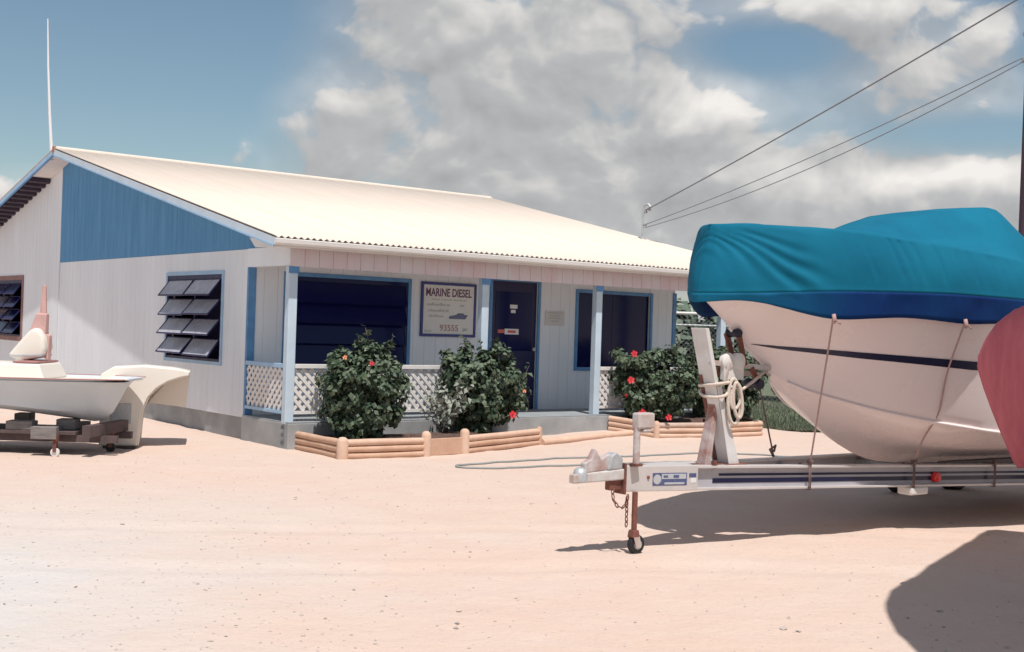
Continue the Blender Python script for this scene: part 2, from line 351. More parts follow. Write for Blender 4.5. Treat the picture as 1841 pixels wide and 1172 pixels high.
# ------------------------------------------------------------------ ground
B_O = Vector((-2.8206, 15.5875)); B_YAW = .9049
E1 = Vector((math.sin(B_YAW), math.cos(B_YAW))); E2 = Vector((-math.cos(B_YAW), math.sin(B_YAW)))
B_RZ = math.atan2(E1.y, E1.x)
def BW(u, v, z=0): p = B_O + E1 * u + E2 * v; return Vector((p.x, p.y, z))
def sst(a, b, x): t = min(1, max(0, (x - a) / (b - a))); return t * t * (3 - 2 * t)
def gh(x, y):
    h = .018 * noise.noise((x * .6, y * .6, 0)) + .007 * noise.noise((x * 2.1, y * 2.1, 3)) + .0035 * noise.noise((x * 6, y * 6, 7))
    q = Vector((x, y)) - B_O; u = q.dot(E1); v = q.dot(E2)
    h += .10 * sst(-1.6, -.1, v) * sst(2.6, 5.2, u) * (1 - sst(8.4, 9.8, u))               # sand banked up towards the right half of the porch
    h += .16 * sst(.8, 5.0, v) * (1 - sst(-.6, .2, u)) * sst(-3, -1, u)   # and along the plinth of the gable
    h += .05 * math.exp(-((x - 2.6) ** 2 / 4 + (y - 11.6) ** 2 / 3))
    for off in (0, 1.55):                                           # wheel ruts curving in from the right towards the skiff
        yc = 7.6 + .9 * math.sin(x * .42 + .6) + .06 * (x - 2) ** 2 * (.5) + off; d_ = (y - yc) / .16
        if abs(d_) < 3: h += -.014 * math.exp(-d_ * d_) + .006 * math.exp(-(abs(d_) - 1.5) ** 2 * 4) + .003 * math.exp(-d_ * d_) * math.sin((x * 1.0 + y) * 40)
    h += .006 * noise.noise((x * 3.7, y * 3.7, 11)) + .004 * abs(noise.noise((x * 4.5, y * 4.5, 21)))
    far = sst(25, 60, math.hypot(x, y)); return h * (1 - far)
def axis(a, b, fine, lo, hi):
    r = list(np.arange(a, b, fine)); x = b; st = fine
    while x < hi: r.append(x); st *= 1.35; x += st
    r.append(hi); x = a; st = fine; l = []
    while True:
        st *= 1.35; x -= st
        if x <= lo: break
        l.append(x)
    return [lo] + l[::-1] + r
xs = axis(-7, 7, .06, -900, 900); ys = axis(4.2, 19, .06, -900, 1200)
g = MB(); g.grid([[(x, y, gh(x, y)) for x in xs] for y in ys])
tag(g.build('ground', M['ground'], smooth=2, recalc=False), kind='structure')

# ------------------------------------------------------------------ building
D = 1.171                      # depth of the porch
ZF = .33; ZB = 2.33; ZT = 2.574
EAVE_V, EAVE_Z = -.30, 2.672; RIDGE_V, RIDGE_Z = 8.293, 4.58
SLOPE = (RIDGE_Z - EAVE_Z) / (RIDGE_V - EAVE_V)
U0, U1 = -.42, 9.36
def roof_z(v): return RIDGE_Z - abs(v - RIDGE_V) * SLOPE
house = empty('workshop_building', (B_O.x, B_O.y, 0), B_RZ, 'low white workshop with blue gable, cream metal roof and a porch along its front', 'building')
WIN1 = (.55, 2.525, 1.02, 2.246); DOOR = (4.085, 5.0, ZF, 2.36); WIN2 = (5.86, 7.507, 1.02, 2.248)
GW = (2.0, 3.917, 1.016, 2.251); LW = (11.25, 12.85, 1.15, 2.285)

def wall_body(name, fn, a0, a1, z0, ztop, openings, m, parent, t=.10, extra=()):
    mb = MB(); cuts = sorted({a0, a1, *extra, *[o[0] for o in openings], *[o[1] for o in openings]})
    cuts = [c for c in cuts if a0 <= c <= a1]
    for p, q in zip(cuts[:-1], cuts[1:]):
        c = (p + q) / 2; zs = [(z0, None)]
        ops = sorted([o for o in openings if o[0] <= c <= o[1]], key=lambda o: o[2]); z = z0
        for o in ops:
            if o[2] > z + .01: mb.prism([(p, z), (q, z), (q, o[2]), (p, o[2])], fn, 0, -t)
            z = o[3]
        mb.prism([(p, z), (q, z), (q, ztop(q)), (p, ztop(p))], fn, 0, -t)
    return mb.build(name, m, parent)
def siding(fn, a0, a1, z0, ztop, openings, m, parent, pitch=.203, gap=.0035, th=.0135):
    cuts = [a0]; a = a0
    while a + pitch < a1 - .04: a += pitch; cuts.append(a)
    cuts.append(a1)
    for p, q in zip(cuts[:-1], cuts[1:]):
        pieces = [(p + gap / 2, q - gap / 2, z0 if not callable(z0) else None, None)]
        p, q = p + gap / 2, q - gap / 2
        # split the board where an opening cuts it
        xs_ = sorted({p, q, *[max(p, min(q, o[0])) for o in openings], *[max(p, min(q, o[1])) for o in openings]})
        for s0, s1 in zip(xs_[:-1], xs_[1:]):
            if s1 - s0 < .012: continue
            c = (s0 + s1) / 2; z = z0
            for o in sorted([o for o in openings if o[0] <= c <= o[1]], key=lambda o: o[2]):
                if o[2] > z + .02:
                    MB().prism([(s0, z), (s1, z), (s1, o[2]), (s0, o[2])], fn, 0, th).build('siding_board', m, parent)
                z = o[3]
            if ztop(s0) - z > .015 or ztop(s1) - z > .015:
                MB().prism([(s0, z), (s1, z), (s1, max(z + .002, ztop(s1))), (s0, max(z + .002, ztop(s0)))], fn, 0, th).build('siding_board', m, parent)
gf = lambda a, b, t: (-t, a, b)            # gable plane, outward is -x
ff = lambda a, b, t: (a, D - t, b)         # front wall plane, outward is -y
bf = lambda a, b, t: (a, -.055 - t, b)     # porch beam plane
GEND = 15.4
gz_top = lambda v: roof_z(v) - .088
gw = wall_body('gable_wall', gf, D, GEND, ZF - .03, gz_top, [GW, LW], M['wall_in'], house, extra=(RIDGE_V,))
siding(gf, D, 9.0, ZF - .03, lambda v: ZT, [GW], M['wall'], gw)
siding(gf, 9.02, GEND, ZF - .03, gz_top, [LW], M['wall'], gw)
bw = wall_body('blue_gable', lambda a, b, t: (-t - .003, a, b), 0, 9.0, ZT, lambda v: max(ZT + .004, gz_top(v)), [], M['blue_in'], house, t=.09, extra=(RIDGE_V, .7))
siding(lambda a, b, t: (-t - .003, a, b), 0, RIDGE_V, ZT + .004, lambda v: max(ZT + .006, gz_top(v)), [], M['blue_wall'], bw)
siding(lambda a, b, t: (-t - .003, a, b), RIDGE_V, 9.0, ZT + .004, gz_top, [], M['blue_wall'], bw)
bw['label'] = 'blue painted triangle of the gable'
fwall = wall_body('front_wall', ff, 0, 8.12, ZF, lambda u: 2.62, [WIN1, DOOR, WIN2], M['wall_in'], house)
siding(ff, .0, 8.12, ZF, lambda u: 2.6, [WIN1, DOOR, WIN2], M['wall'], fwall)
# unseen end and back walls close the building
MB().box(8.02, 8.12, D + .1, GEND, ZF - .03, 2.6).prism([(D + .1, 2.6), (GEND, 2.6), (GEND, gz_top(GEND)), (RIDGE_V, gz_top(RIDGE_V)), (D + .1, gz_top(D + .1))], lambda a, b, t: (8.12 - t, a, b), 0, .1).build('end_wall', M['wall'], house)
MB().box(.1, 8.02, GEND - .1, GEND, ZF - .03, gz_top(GEND)).build('back_wall', M['wall'], house)
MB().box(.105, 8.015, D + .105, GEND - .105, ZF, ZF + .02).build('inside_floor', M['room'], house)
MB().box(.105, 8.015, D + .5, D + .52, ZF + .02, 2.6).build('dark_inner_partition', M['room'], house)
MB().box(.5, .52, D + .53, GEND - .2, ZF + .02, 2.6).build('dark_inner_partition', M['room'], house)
# corner trims
MB().box(-.035, .075, D - .030, D - .0145, ZF - .03, ZB).box(-.035, -.0145, D - .0145, D + .02, ZF - .03, ZB).build('corner_trim', M['trim'], house)
MB().box(8.06, 8.14, D - .034, D - .0145, ZF - .03, ZB).build('corner_trim', M['trim'], house)
MB().box(-.024, -.0145, 8.985, 9.03, ZF - .03, ZT).build('joint_strip', M['wall_in'], house)
# plinth and porch floor
MB().box(.02, 8.1, D + .02, GEND - .02, -.3, ZF - .032).build('plinth', M['concrete'], house, bevel=.01)
MB().box(-.06, 8.2, -.14, D + .018, -.3, ZF - .002).build('porch_slab', M['concrete'], house, bevel=.012)
MB().box(-.055, 8.19, -.135, D - .002, ZF - .001, ZF + .012).build('porch_floor', M['floor'], house)
# porch beam with boarded face
beam = MB().box(-.06, 8.16, -.055, .055, ZB, ZT + .02).build('porch_beam', M['wall_in'], house)
siding(bf, -.06, 8.16, ZB - .012, lambda u: ZT + .02, [], M['beam'], beam, pitch=.2055, gap=.005)
MB().box(-.062, .05, .057, D - .035, ZB, ZT).build('side_beam', M['wall'], house)
MB().box(-.0625, -.0635 + .1, -.0545, .056, ZB + .002, ZT).build('beam_end', M['wall'], house)
MB().box(.05, 8.1, .056, D - .02, ZT - .03, ZT - .012).build('porch_ceiling', M['soffit'], house)
# posts
for u in (.0, 3.055, 5.24, 8.05):
    p = MB().box(u - .06, u + .06, -.052, .052, ZF + .013 if u not in (0.0,) else .02, ZB - .001).build('post', M['post'], house, bevel=.006)
    MB().box(u - .072, u + .072, -.064, -.0535, ZB - .10, ZB - .014).build('post_collar', M['trim'], p)
# lattice panels
def lattice(parent, fn, a0, a1, z0, z1, sp=.125, w=.042):
    def clip(s, k, sgn):
        pts = []
        # line z = z0 + sgn*(a - k)
        for a in (a0, a1):
            z = z0 + sgn * (a - k)
            if z0 - 1e-9 <= z <= z1 + 1e-9: pts.append((a, z))
        for z in (z0, z1):
            a = k + sgn * (z - z0)
            if a0 < a < a1: pts.append((a, z))
        return pts
    for sgn, t0 in ((1, .0), (-1, .009)):
        k = a0 - (z1 - z0) + .03 if sgn > 0 else a0 + .03
        kend = a1 if sgn > 0 else a1 + (z1 - z0)
        while k < kend:
            pt = clip(None, k, sgn)
            if len(pt) >= 2:
                p, q = min(pt), max(pt); dx, dz = q[0] - p[0], q[1] - p[1]; l = math.hypot(dx, dz)
                if l > .06:
                    nx, nz_ = -dz / l * w / 2, dx / l * w / 2
                    MB().prism([(p[0] - nx, p[1] - nz_), (q[0] - nx, q[1] - nz_), (q[0] + nx, q[1] + nz_), (p[0] + nx, p[1] + nz_)], fn, t0, t0 + .008).build('lattice_slat', M['lattice'], parent)
            k += sp
def lat_panel(fn, a0, a1, capmat, botmat):
    fr = MB(); fr.prism([(a0, 1.02), (a1, 1.02), (a1, 1.075), (a0, 1.075)], fn, -.02, .045)
    f = fr.build('porch_rail', capmat, house, bevel=.004)
    MB().prism([(a0, .435), (a1, .435), (a1, .475), (a0, .475)], fn, -.015, .035).build('bottom_rail', botmat, f)
    lattice(f, fn, a0 + .005, a1 - .005, .478, 1.018)
lat_panel(lambda a, b, t: (a, -.005 - t, b), .065, 2.99, M['white'], M['white'])
lat_panel(lambda a, b, t: (a, -.005 - t, b), 5.305, 7.985, M['white'], M['white'])
lat_panel(lambda a, b, t: (-.01 - t, a, b), .056, D - .04, M['rake'], M['rake'])

# roof: deck, corrugated sheets, ridge cap, fascias, gutter
for nm, va, vb in (('roof_deck', EAVE_V + .05, RIDGE_V), ('roof_deck', 2 * RIDGE_V - EAVE_V - .05, RIDGE_V)):
    MB().hexa([(U0 + .02, va, roof_z(va) - .085), (U1 - .02, va, roof_z(va) - .085), (U1 - .02, vb, roof_z(vb) - .085), (U0 + .02, vb, roof_z(vb) - .085),
               (U0 + .02, va, roof_z(va) - .03), (U1 - .02, va, roof_z(va) - .03), (U1 - .02, vb, roof_z(vb) - .03), (U0 + .02, vb, roof_z(vb) - .03)]).build(nm, M['deck'], house)
NS = 12; SW = (U1 - U0) / NS; per = 9
def sheet_mesh(sgn):
    mb = MB(); rows = []
    L0 = RIDGE_V - EAVE_V
    for k in (0, .5, 1):
        v = EAVE_V - .03 + k * (L0 + .03); row = []
        for i in range(per * 8 + 1):
            x = i / (per * 8) * SW; zz = roof_z(v) - .004 + .014 * math.cos(2 * math.pi * i / 8)
            row.append((x, v if sgn > 0 else 2 * RIDGE_V - v, zz))
        rows.append(row)
    mb.grid(rows); return mb.mesh('roof_sheet', M['roof'], smooth=True, recalc=False)
roofp = MB().tube([(U0, RIDGE_V, RIDGE_Z - .015), (U1, RIDGE_V, RIDGE_Z - .015)], .055, 12).build('ridge_cap', M['roof'], house, smooth=True)
MB().box(U0 - .012, U0 + .03, RIDGE_V - .05, RIDGE_V + .05, RIDGE_Z - .075, RIDGE_Z + .03).build('rusty_end', M['rust_cap'], roofp)
for sgn in (1, -1):
    sm = sheet_mesh(sgn)
    for i in range(NS):
        o = new_obj('roof_sheet', sm, house); o.location = (U0 + i * SW, 0, .0005 * (i % 2))
        if i == 0: sol = None
        md = o.modifiers.new('thickness', 'SOLIDIFY'); md.thickness = .004; md.offset = -1
def rake_board(u, sgn, m):
    va, vb = (EAVE_V - .02, RIDGE_V) if sgn > 0 else (2 * RIDGE_V - EAVE_V, RIDGE_V + .001)
    x0, x1 = (u - .022, u) if u < 1 else (u, u + .022)
    return MB().hexa([(x0, va, roof_z(va) - .112), (x1, va, roof_z(va) - .112), (x1, vb, roof_z(vb) - .112), (x0, vb, roof_z(vb) - .112),
                      (x0, va, roof_z(va) - .022), (x1, va, roof_z(va) - .022), (x1, vb, roof_z(vb) - .022), (x0, vb, roof_z(vb) - .022)]).build('rake_fascia', m, house)
for sgn in (1, -1):
    rb = rake_board(U0 + .02, sgn, M['rake_pale'] if sgn > 0 else M['rake']); rake_board(U1 - .02, sgn, M['rake'])
    va, vb = (EAVE_V + .02, RIDGE_V) if sgn > 0 else (2 * RIDGE_V - EAVE_V, RIDGE_V + .001)
    MB().hexa([(U0 - .012, va, roof_z(va) - .138), (U0 + .016, va, roof_z(va) - .138), (U0 + .016, vb, roof_z(vb) - .138), (U0 - .012, vb, roof_z(vb) - .138),
               (U0 - .012, va, roof_z(va) - .114), (U0 + .016, va, roof_z(va) - .114), (U0 + .016, vb, roof_z(vb) - .114), (U0 - .012, vb, roof_z(vb) - .114)]).build('rake_moulding', M['trim'] if sgn < 0 else M['rake'], rb)
def soffit(v0, v1):
    MB().hexa([(U0 + .021, v0, roof_z(v0) - .102), (-.018, v0, roof_z(v0) - .102), (-.018, v1, roof_z(v1) - .102), (U0 + .021, v1, roof_z(v1) - .102),
               (U0 + .021, v0, roof_z(v0) - .087), (-.018, v0, roof_z(v0) - .087), (-.018, v1, roof_z(v1) - .087), (U0 + .021, v1, roof_z(v1) - .087)]).build('soffit', M['soffit'], house)
soffit(.0, RIDGE_V - .001); soffit(RIDGE_V + .001, 9.62)
v = 9.70
while v < 15.5:
    MB().hexa([(U0 + .021, v, roof_z(v) - .165), (-.018, v, roof_z(v) - .165), (-.018, v + .10, roof_z(v + .1) - .165), (U0 + .021, v + .10, roof_z(v + .1) - .165),
               (U0 + .021, v, roof_z(v) - .087), (-.018, v, roof_z(v) - .087), (-.018, v + .10, roof_z(v + .1) - .087), (U0 + .021, v + .10, roof_z(v + .1) - .087)]).build('purlin', M['dark_wood'], house)
    v += .27
gu = MB(); ys_ = [(-.02, 0), (-.02, -.075), (-.075, -.085), (-.098, -.06), (-.105, -.012), (-.098, -.004), (-.09, -.012), (-.085, -.055), (-.03, -.07), (-.028, 0)]
gu.prism([(EAVE_V + .05 + a, EAVE_Z - .028 + b) for a, b in ys_], lambda a, b, t: (t, a, b), U0 + .0, U1)
gu.build('gutter', M['white'], house)
MB().box(U0 + .021, U1 - .021, EAVE_V + .052, EAVE_V + .074, EAVE_Z - .135, EAVE_Z - .04).build('eave_fascia', M['white'], house)
MB().prism([(EAVE_V + .076, EAVE_Z - .14), (-.08, EAVE_Z - .14), (.25, EAVE_Z - .13), (.42, EAVE_Z + .0), (EAVE_V + .076, EAVE_Z - .06)], lambda a, b, t: (U0 + .022 + t, a, b), 0, .02).build('eave_return', M['white'], house)

# windows
def awning_window(parent, fn, op, rows, cols, angle, glass, frame, trimm, tw=.05, out=.30):
    a0, a1, z0, z1 = op
    w = MB()
    for p in ([(a0 - tw, z0 - tw), (a1 + tw, z0 - tw), (a1 + tw, z0), (a0 - tw, z0)], [(a0 - tw, z1), (a1 + tw, z1), (a1 + tw, z1 + tw), (a0 - tw, z1 + tw)],
              [(a0 - tw, z0), (a0, z0), (a0, z1), (a0 - tw, z1)], [(a1, z0), (a1 + tw, z0), (a1 + tw, z1), (a1, z1)]):
        w.prism(p, fn, .0145, .032)
    win = w.build('window', trimm, parent)
    fr = MB(); k = .035
    for p in ([(a0, z0), (a1, z0), (a1, z0 + k), (a0, z0 + k)], [(a0, z1 - .06), (a1, z1 - .06), (a1, z1), (a0, z1)], [(a0, z0 + k), (a0 + k, z0 + k), (a0 + k, z1 - .06), (a0, z1 - .06)], [(a1 - k, z0 + k), (a1, z0 + k), (a1, z1 - .06), (a1 - k, z1 - .06)]):
        fr.prism(p, fn, -.05, .022)
    for c in range(1, cols):
        x = a0 + (a1 - a0) * c / cols; fr.prism([(x - .018, z0 + k), (x + .018, z0 + k), (x + .018, z1 - .06), (x - .018, z1 - .06)], fn, -.045, .0)
    fr.build('frame', frame, win)
    zz1 = z1 - .06; rh = (zz1 - z0 - k) / rows
    for r in range(rows):
        zt = zz1 - r * rh
        for c in range(cols):
            p0 = a0 + k + (a1 - a0 - 2 * k) * c / cols + .012; p1 = a0 + k + (a1 - a0 - 2 * k) * (c + 1) / cols - .012
            an = R(angle + random.uniform(-4.5, 4.5)); ln = rh * 1.06; ca, sa = math.cos(an), math.sin(an)
            def P(a, l, t): return fn(a, zt - .01 - l * ca + t * sa, .004 + l * sa + t * ca)
            s = MB(); b = .016
            for q in ([(p0, 0), (p1, 0), (p1, b), (p0, b)], [(p0, ln - b), (p1, ln - b), (p1, ln), (p0, ln)], [(p0, b), (p0 + b, b), (p0 + b, ln - b), (p0, ln - b)], [(p1 - b, b), (p1, b), (p1, ln - b), (p1 - b, ln - b)]):
                s.prism(q, P, 0, .018)
            s.build('louvre', frame, win)
            MB().prism([(p0 + b, b), (p1 - b, b), (p1 - b, ln - b), (p0 + b, ln - b)], P, .006, .011).build('pane', glass, win)
    return win
awning_window(house, gf, GW, 4, 2, 40, M['awning_glass'], M['dark_frame'], M['rake'])
awning_window(house, gf, LW, 4, 2, 40, M['dark_glass'], M['dark_frame'], M['brown_frame'], .09)
awning_window(house, ff, WIN1, 4, 1, 13, M['dark_glass'], M['dark_glass'], M['trim'], .055)
w2 = MB(); a0, a1, z0, z1 = WIN2; tw = .055
for p in ([(a0 - tw, z0 - tw), (a1 + tw, z0 - tw), (a1 + tw, z0), (a0 - tw, z0)], [(a0 - tw, z1), (a1 + tw, z1), (a1 + tw, z1 + tw), (a0 - tw, z1 + tw)], [(a0 - tw, z0), (a0, z0), (a0, z1), (a0 - tw, z1)], [(a1, z0), (a1 + tw, z0), (a1 + tw, z1), (a1, z1)]):
    w2.prism(p, ff, .0145, .034)
w2 = w2.build('window', M['trim'], house)
xm = (a0 + a1) / 2
MB().prism([(a0, z0), (xm - .02, z0), (xm - .02, z1), (a0, z1)], ff, -.03, -.022).build('pane', M['dark_glass'], w2)
MB().prism([(xm + .02, z0), (a1, z0), (a1, z1), (xm + .02, z1)], ff, -.03, -.022).build('pane', M['dark_glass'], w2)
MB().prism([(xm - .02, z0), (xm + .02, z0), (xm + .02, z1), (xm - .02, z1)], ff, -.04, -.018).build('mullion', M['dark_glass'], w2)
# door
a0, a1, z0, z1 = DOOR
df = MB(); tw = .05
df.prism([(a0 - tw, z0 + .013), (a0, z0 + .013), (a0, z1 + tw), (a0 - tw, z1 + tw)], ff, .0145, .034); df.prism([(a1, z0 + .013), (a1 + tw, z0 + .013), (a1 + tw, z1 + tw), (a1, z1 + tw)], ff, .0145, .034)
df.prism([(a0, z1), (a1, z1), (a1, z1 + tw), (a0, z1 + tw)], ff, .0145, .034)
door = MB().prism([(a0 + .004, z0 + .02), (a1 - .004, z0 + .02), (a1 - .004, z1 - .004), (a0 + .004, z1 - .004)], ff, -.045, -.01).build('door', M['door'], house)
df.build('door_frame', M['trim'], door)
for q in ((a0 + .09, a1 - .09, .50, 1.15), (a0 + .09, a1 - .09, 1.27, 2.2)):
    MB().prism([(q[0], q[2]), (q[1], q[2]), (q[1], q[3]), (q[0], q[3])], ff, -.009, -.004).build('door_panel', M['dark_glass'] if q[2] > 1 else M['door'], door)
hd = MB(); hd.lathe((a1 - .06, D + .008, 1.30), (0, -1, 0), [(0, .012), (.03, .012), (.032, .03), (.06, .03), (.066, .02)], 12); hd.build('handle', M['galv'], door, smooth=True)

# things fixed to the building but able to be lifted off
def hb(u, v, z): p = BW(u, v); return Vector((p.x, p.y, z))
def flat(name, rect, m, t0, t1, label, cat, group=None):
    o = MB().prism([(rect[0], rect[2]), (rect[1], rect[2]), (rect[1], rect[3]), (rect[0], rect[3])], lambda a, b, t: (a, D - t, b), t0, t1).build(name, m)
    o.location = (B_O.x, B_O.y, 0); o.rotation_euler = (0, 0, B_RZ); return tag(o, label, cat, group)
flat('door_notice', (4.455, 4.60, 1.935, 1.995), M['paper'], .0, .006, 'small white card stuck high on the dark door', 'notice')
flat('door_card', (4.475, 4.565, 1.865, 1.915), M['paper'], .0, .006, 'tiny white square card under the larger card on the dark door', 'notice')
st = flat('door_sticker', (4.36, 4.64, 1.527, 1.615), M['paper'], .0, .006, 'white and red sticker at hand height on the dark door', 'sticker')
MB().prism([(4.225, 1.545), (4.355, 1.545), (4.355, 1.60), (4.225, 1.60)], ff, .0, .005).build('red_end', M['sticker_red'], st)
MB().prism([(4.42, 1.55), (4.58, 1.55), (4.58, 1.59), (4.42, 1.59)], ff, .0065, .0085).build('red_print', M['sticker_red'], st)
nt_ = flat('wall_notice', (5.16, 5.565, 1.69, 1.925), M['tan_paper'], .0145, .024, 'faded tan paper notice on the white wall between door and window', 'notice')
for i, (zz, w_) in enumerate(((1.885, .30), (1.84, .22), (1.80, .26), (1.755, .18))):
    MB().prism([(5.36 - w_ / 2, zz), (5.36 + w_ / 2, zz), (5.36 + w_ / 2, zz + .014), (5.36 - w_ / 2, zz + .014)], ff, .0245, .0265).build('printed_line', M['letter_grey'], nt_)
# shop sign
SG = (2.75, 3.765, 1.462, 2.278)
sign = flat('sign_board', (SG[0] + .04, SG[1] - .04, SG[2] + .04, SG[3] - .04), M['sign_face'], .0145, .034, 'square white sign reading MARINE DIESEL in a navy frame beside the door', 'sign')
s = MB(); k = .042
for q in ((SG[0], SG[1], SG[2], SG[2] + k), (SG[0], SG[1], SG[3] - k, SG[3]), (SG[0], SG[0] + k, SG[2] + k, SG[3] - k), (SG[1] - k, SG[1], SG[2] + k, SG[3] - k)):
    s.prism([(q[0], q[2]), (q[1], q[2]), (q[1], q[3]), (q[0], q[3])], ff, .0145, .046)
s.build('sign_frame', M['sign_frame'], sign, bevel=.006)
def text(body, w, h, u, z, m, parent, name, t=.0355, shear=0, bold=.0):
    cu = bpy.data.curves.new(name, 'FONT'); cu.body = body; cu.extrude = .0015; cu.offset = bold; cu.shear = shear; cu.resolution_u = 3
    o = bpy.data.objects.new(name, cu); COL.objects.link(o)
    dg = bpy.context.evaluated_depsgraph_get(); me = bpy.data.meshes.new_from_object(o.evaluated_get(dg)); bpy.data.objects.remove(o)
    co = np.array([v.co for v in me.vertices]); mn, mxx = co.min(0), co.max(0)
    for v in me.vertices:
        x = (v.co.x - mn[0]) / (mxx[0] - mn[0]) * w + u; zz = (v.co.y - mn[1]) / (mxx[1] - mn[1]) * h + z
        v.co = (x, D - t - (v.co.z * 1.0), zz)
    me.materials.clear(); me.materials.append(m); return new_obj(name, me, parent)
text('MARINE DIESEL', .84, .125, 2.835, 2.065, M['letter_red'], sign, 'lettering', bold=.018)
text('93555', .34, .095, 3.10, 1.55, M['letter_num'], sign, 'telephone_number', bold=.01)
def strokes(u, z, words, h, m):
    for w_ in words:
        if w_ > 0:
            mb = MB(); x = u
            while x < u + w_:
                ww = random.uniform(.010, .020); hh = h * random.choice((.62, .62, .7, 1.0)); mb.prism([(x, z), (x + ww, z), (x + ww, z + hh), (x, z + hh)], ff, .0345, .0355); x += ww + random.uniform(.004, .008)
            mb.build('faded_word', m, sign)
        u += abs(w_) + .03
strokes(2.94, 2.01, [.14, .20, .24], .025, M['letter_grey'])
strokes(2.86, 1.925, [.33, .06, -.12, .08], .045, M['letter_grey'])
strokes(2.88, 1.835, [.27, .07], .04, M['letter_grey'])
strokes(2.89, 1.755, [.27], .04, M['letter_grey'])
strokes(2.83, 1.53, [.12], .035, M['letter_grey']); strokes(3.52, 1.56, [.10], .06, M['letter_grey'])
MB().prism([(3.265, 1.735), (3.57, 1.735), (3.615, 1.80), (3.545, 1.803), (3.53, 1.825), (3.43, 1.825), (3.40, 1.80), (3.265, 1.775)], ff, .0345, .0365).build('painted_boat', M['sign_boat'], sign)

# antenna whip on the ridge end
an = MB(); b0 = hb(-.36, RIDGE_V + .30, 4.50)
an.tube([b0, b0 + Vector((-.06, 0, .75)), b0 + Vector((-.115, 0, 1.6)), b0 + Vector((-.15, 0, 2.45))], [.030, .024, .018, .010], 8)
an = an.build('radio_antenna', M['antenna'], smooth=True); tag(an, 'tall thin white whip antenna at the left end of the roof ridge', 'antenna')
MB().lathe(b0 - Vector((0, 0, .10)), (0, 0, 1), [(0, .03), (.02, .03), (.03, .042), (.13, .042), (.15, .03)], 10).build('base', M['galv'], an)
# service mast on the roof
m0 = hb(9.22, 3.163, roof_z(3.163) - .02)
mast = empty('service_mast', m0, 0, 'thin grey power service mast with insulators on the right end of the roof', 'mast')
mb = MB(); mb.tube([(0, 0, 0), (0, 0, .60)], .022, 8); mb.tube([(0, 0, .60), (.02, -.01, .68), (.09, -.03, .70), (.13, -.05, .64)], [.022, .024, .026, .03], 8); mb.build('pipe', M['galv'], mast, smooth=True)
MB().lathe((0, 0, -.02), (0, 0, 1), [(0, .09), (.04, .07), (.09, .026)], 12).build('flashing', M['porcelain'], mast)
for dz, dx in ((.30, .02), (.55, .03), (.60, .10)):
    MB().lathe((dx + .02, -.02, dz - .03), (0, 0, 1), [(0, .02), (.02, .034), (.04, .034), (.06, .02)], 8).build('insulator', M['porcelain'], mast)

# ------------------------------------------------------------------ planters of round timbers
def G(x, y, dz=0): return Vector((x, y, gh(x, y) + dz))
def log(a, b, r, m, parent):
    n = 7; pts = []
    for i in range(n):
        t = i / (n - 1); p = a.lerp(b, t); p.z += .008 * noise.noise((p.x * 2, p.y * 2, p.z * 9)) * min(1, 6 * t * (1 - t)); p.y += .008 * noise.noise((p.x * 2, p.y * 2, p.z * 19 + 4)); pts.append(p)
    m = random.choice([m, m, M['log'], M['log2'], M['log3']])
    MB().tube(pts, [r * (1 + .05 * noise.noise((q.x * 5, q.y * 5, q.z * 30))) for q in pts], 10).build('timber', m, parent, smooth=True)
def stake(p, h, r, parent, m):
    MB().lathe(p - Vector((0, 0, .12)), (0, 0, 1), [(0, r), (h + .10, r), (h + .13, r * .86), (h + .15, r * .5), (h + .155, .004)], 12).build('stake', m, parent, smooth=True)
def planter(name, pts, styles, label, m, lr=.041):
    p = empty(name, (0, 0, 0), 0, label, 'planter')
    for (a, b), st_ in zip(zip(pts[:-1], pts[1:]), styles):
        A_, B_ = G(*a), G(*b)
        if st_ == 'log':
            for k in range(3):
                o = Vector((0, 0, lr * .75 + k * lr * 1.93)); log(A_ + o, B_ + o, lr, m, p)
        elif st_ == 'board':
            d = (B_ - A_).normalized(); MB().bar(A_ + Vector((0, 0, .105)), B_ + Vector((0, 0, .105)), .04, .21).build('board', m, p, bevel=.005)
    return p
P1 = [(-2.845, 15.78), (-1.961, 14.516), (-1.02, 15.22), (-.56, 15.68), (.423, 17.05)]
pl1 = planter('timber_planter', P1, ['log', 'log', 'board', 'log'], 'planter of stacked round timbers under the two left hibiscus bushes', M['log'])
for q, h in ((P1[1], .225), (P1[2], .275), (P1[3], .285)): stake(G(*q), h, .062 if h > .25 else .07, pl1, M['log2'])
stake(G(*P1[4]), .22, .045, pl1, M['log'])
def bl(u, v): q = BW(u, v); return (q.x, q.y)
P2 = [bl(5.42, -.16), bl(5.72, -.88), bl(6.85, -1.0), bl(7.9, -1.05), bl(8.25, -.35)]
pl2 = planter('timber_planter', P2, ['log', 'log', 'log', 'log'], 'planter of pale round timbers behind the trailer tongue under the right hibiscus', M['log2'])
stake(G(*P2[2]), .30, .06, pl2, M['log2']); stake(G(*P2[1]), .22, .05, pl2, M['log2'])
def soil(poly, parent):
    c = Vector((sum(p[0] for p in poly) / len(poly), sum(p[1] for p in poly) / len(poly)))
    rings = []
    for k, hz in ((1.0, .12), (.7, .17), (.35, .19), (.02, .18)):
        rings.append([(c.x + (p[0] - c.x) * k, c.y + (p[1] - c.y) * k, hz + gh(*p) + .025 * noise.noise((p[0] * 4 * k, p[1] * 4, 1))) for p in poly + poly[:1]])
    MB().grid(rings).build('soil', M['soil'], parent, smooth=2)
def dense(poly, n=6):
    out = []
    for a, b in zip(poly, poly[1:] + poly[:1]):
        out += [(a[0] + (b[0] - a[0]) * i / n, a[1] + (b[1] - a[1]) * i / n) for i in range(n)]
    return out
